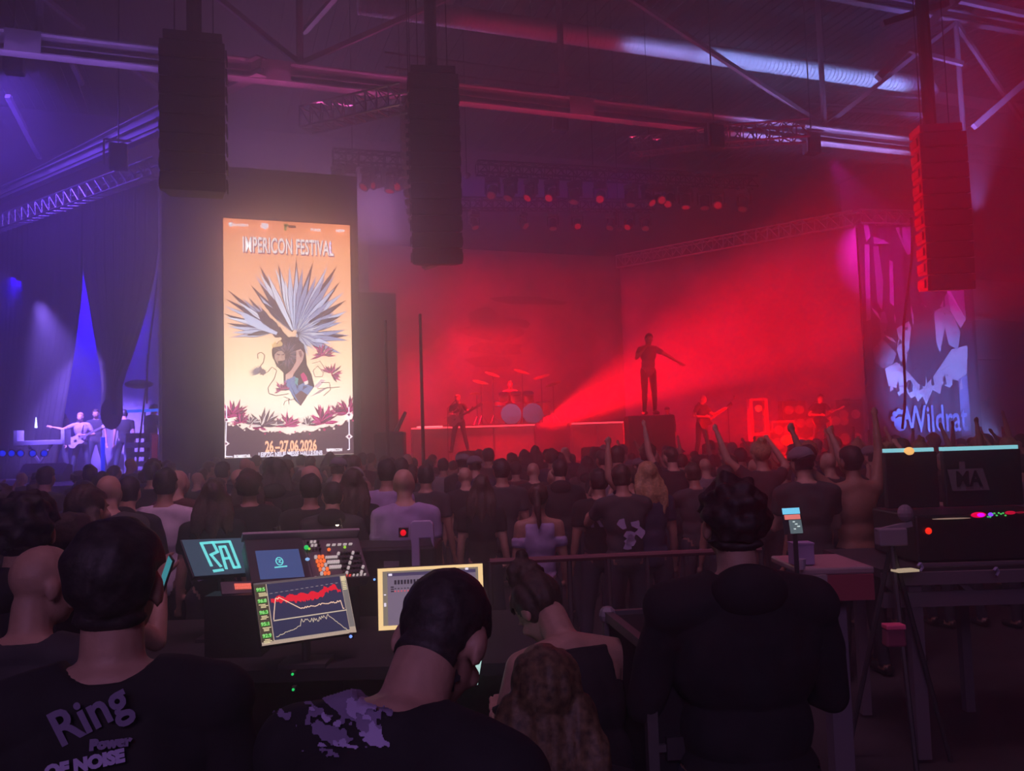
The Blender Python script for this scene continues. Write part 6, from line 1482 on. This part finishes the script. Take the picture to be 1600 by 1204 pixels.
# laptop-like phone display beside the dark figure
PH = Panel([(1219, 793), (1251, 792), (1254, 833), (1228, 835)], 4.0, .7)
t = thing('tablet', 'small tilted tablet with cyan header glowing right of the dark figure', 'tablet', PH.c); PH.quad(MB(), 0, 0, 1, 1, -.01, 0).build('tablet_body', blackpl, t, bevel=.003)
PH.quad(MB(), .03, .02, .97, .25, .002).build('screen_header', glow('cyan_header', (110, 200, 232), 1.1), t); PH.quad(MB(), .10, .27, .95, .45, .002).build('screen_band', glow('orange_band', (220, 120, 110), 1), t); PH.quad(MB(), .30, .47, .97, .98, .002).build('screen_body', glow('grey_body', (84, 100, 104), 1), t)
m = MB(); [PH.quad(m, .5+.1*(i % 3), .52+.09*i, .62+.12*(i % 3), .56+.09*i, .003) for i in range(4)]; m.build('screen_text', glow('white_text_patch', (210, 230, 225), 1), t)
b = PH.p(.6, .95, -.015); MB().tube(b, V(b.x, b.y, 0), .012, n=6).build('holder', darksteel, t)
# camera-like thing, paper and stool between the tables
c = rp(1392, 838, 4.8); t = thing('tripod_head', 'grey tripod head with pale cloth between small table and lighting desk', 'tripod', V(c.x, c.y, 0), YAW); gm = mat('grey_cloth', (.26, .22, .26), .8)
MB().box((0, 0, c.z), (.16, .08, .10)).build('head_block', gm, t, False, bevel=.01); MB().bar((-.08, 0, c.z+.03), (.12, 0, c.z+.07), .03).build('pan_handle', gm, t, False); MB().ell((.09, 0, c.z+.13), (.045, .03, .05), None, 12, 8).build('cloth_knot', gm, t, False)
for k in range(3): MB().tube((0, 0, c.z-.04), (.32*math.cos(k*2.09+.3), .32*math.sin(k*2.09+.3), .01), .014, n=6).build('leg', darksteel, t, False)
c = rp(1412, 857, 4.75); c.z = z1+.06; tag(MB().box(c, (.13, .07, .012), Matrix.Rotation(YAW+.2, 3, 'Z')).build('paper_note', glow('lit_paper_glow', (190, 170, 140), .8)), 'small bright lit note lying left of the lighting desk', 'paper')  # light falling on the paper put in as its own glow
c = gpt(1378, 3.9, 0); zz = rp(1378, 985, 3.9).z; t = thing('cloth_bag', 'small pink-topped bag hanging on a hook under the tables', 'bag', V(c.x, c.y, zz), YAW)
MB().box((0, 0, -.03), (.095, .06, .08), None, .9).build('bag_body', mat('wine_bag', (.25, .05, .10), .8), t, False, bevel=.01); MB().box((0, -.005, .02), (.09, .06, .022)).build('bag_flap', mat('pink_flap', (.9, .12, .25), .7), t, False, bevel=.005); MB().tube((0, 0, .03), (0, 0, z1-zz-.05), .006, n=5).build('strap', blackpl, t, False)
# ------------------------------------------------------------------ haze in the hall (real scattering volume)
hz = bpy.data.materials.new('stage_haze'); hz.use_nodes = True; nt = hz.node_tree; nt.nodes.remove(nt.nodes['Principled BSDF'])
out = [n for n in nt.nodes if n.type == 'OUTPUT_MATERIAL'][0]
v1 = nt.nodes.new('ShaderNodeVolumeScatter'); v1.inputs['Density'].default_value = .034; v1.inputs['Anisotropy'].default_value = .9
v2 = nt.nodes.new('ShaderNodeVolumeScatter'); v2.inputs['Density'].default_value = .012; v2.inputs['Anisotropy'].default_value = .2
ad = nt.nodes.new('ShaderNodeAddShader'); nt.links.new(v1.outputs[0], ad.inputs[0]); nt.links.new(v2.outputs[0], ad.inputs[1])
nt.links.new(ad.outputs[0], out.inputs['Volume'])
hb = MB().box(((X0+X1)/2, 14.5, 8), (X1-X0-1, 46, 15.9)).build('haze', hz)
tag(hb, 'thin smoke haze filling the whole hall and carrying the light beams', 'haze', kind='stuff')
# added scattering volume imitating the halo around the poster screen, fading at its edges
hp = bpy.data.materials.new('screen_halo_volume'); hp.use_nodes = True; nt = hp.node_tree; nt.nodes.remove(nt.nodes['Principled BSDF'])
out = [n for n in nt.nodes if n.type == 'OUTPUT_MATERIAL'][0]
tc = nt.nodes.new('ShaderNodeTexCoord'); mp = nt.nodes.new('ShaderNodeMapping'); gr_ = nt.nodes.new('ShaderNodeTexGradient'); gr_.gradient_type = 'SPHERICAL'
SX, SY, SZ = 5.2, 5.5, 5.2
mp.inputs['Scale'].default_value = (1/SX, 1/SY, 1/SZ)
pw = nt.nodes.new('ShaderNodeMath'); pw.operation = 'POWER'; pw.inputs[1].default_value = 1.7
mu = nt.nodes.new('ShaderNodeMath'); mu.operation = 'MULTIPLY'; mu.inputs[1].default_value = .48
vs_ = nt.nodes.new('ShaderNodeVolumeScatter'); vs_.inputs['Anisotropy'].default_value = .45
nt.links.new(tc.outputs['Object'], mp.inputs['Vector']); nt.links.new(mp.outputs['Vector'], gr_.inputs['Vector']); nt.links.new(gr_.outputs['Fac'], pw.inputs[0]); nt.links.new(pw.outputs[0], mu.inputs[0]); nt.links.new(mu.outputs[0], vs_.inputs['Density']); nt.links.new(vs_.outputs[0], out.inputs['Volume'])
m = MB(); m.ell((0, 0, 0), (SX, SY, SZ), None, 32, 20); pl_ = m.build('smoke', hp, None); pl_.location = (LC.x-.5, YS-.2, LC.z+2.2)
tag(pl_, 'added smoke volume that makes the warm halo around the bright poster screen', 'smoke', kind='stuff')
cy.volume_step_rate = 2.0; cy.volume_max_steps = 64
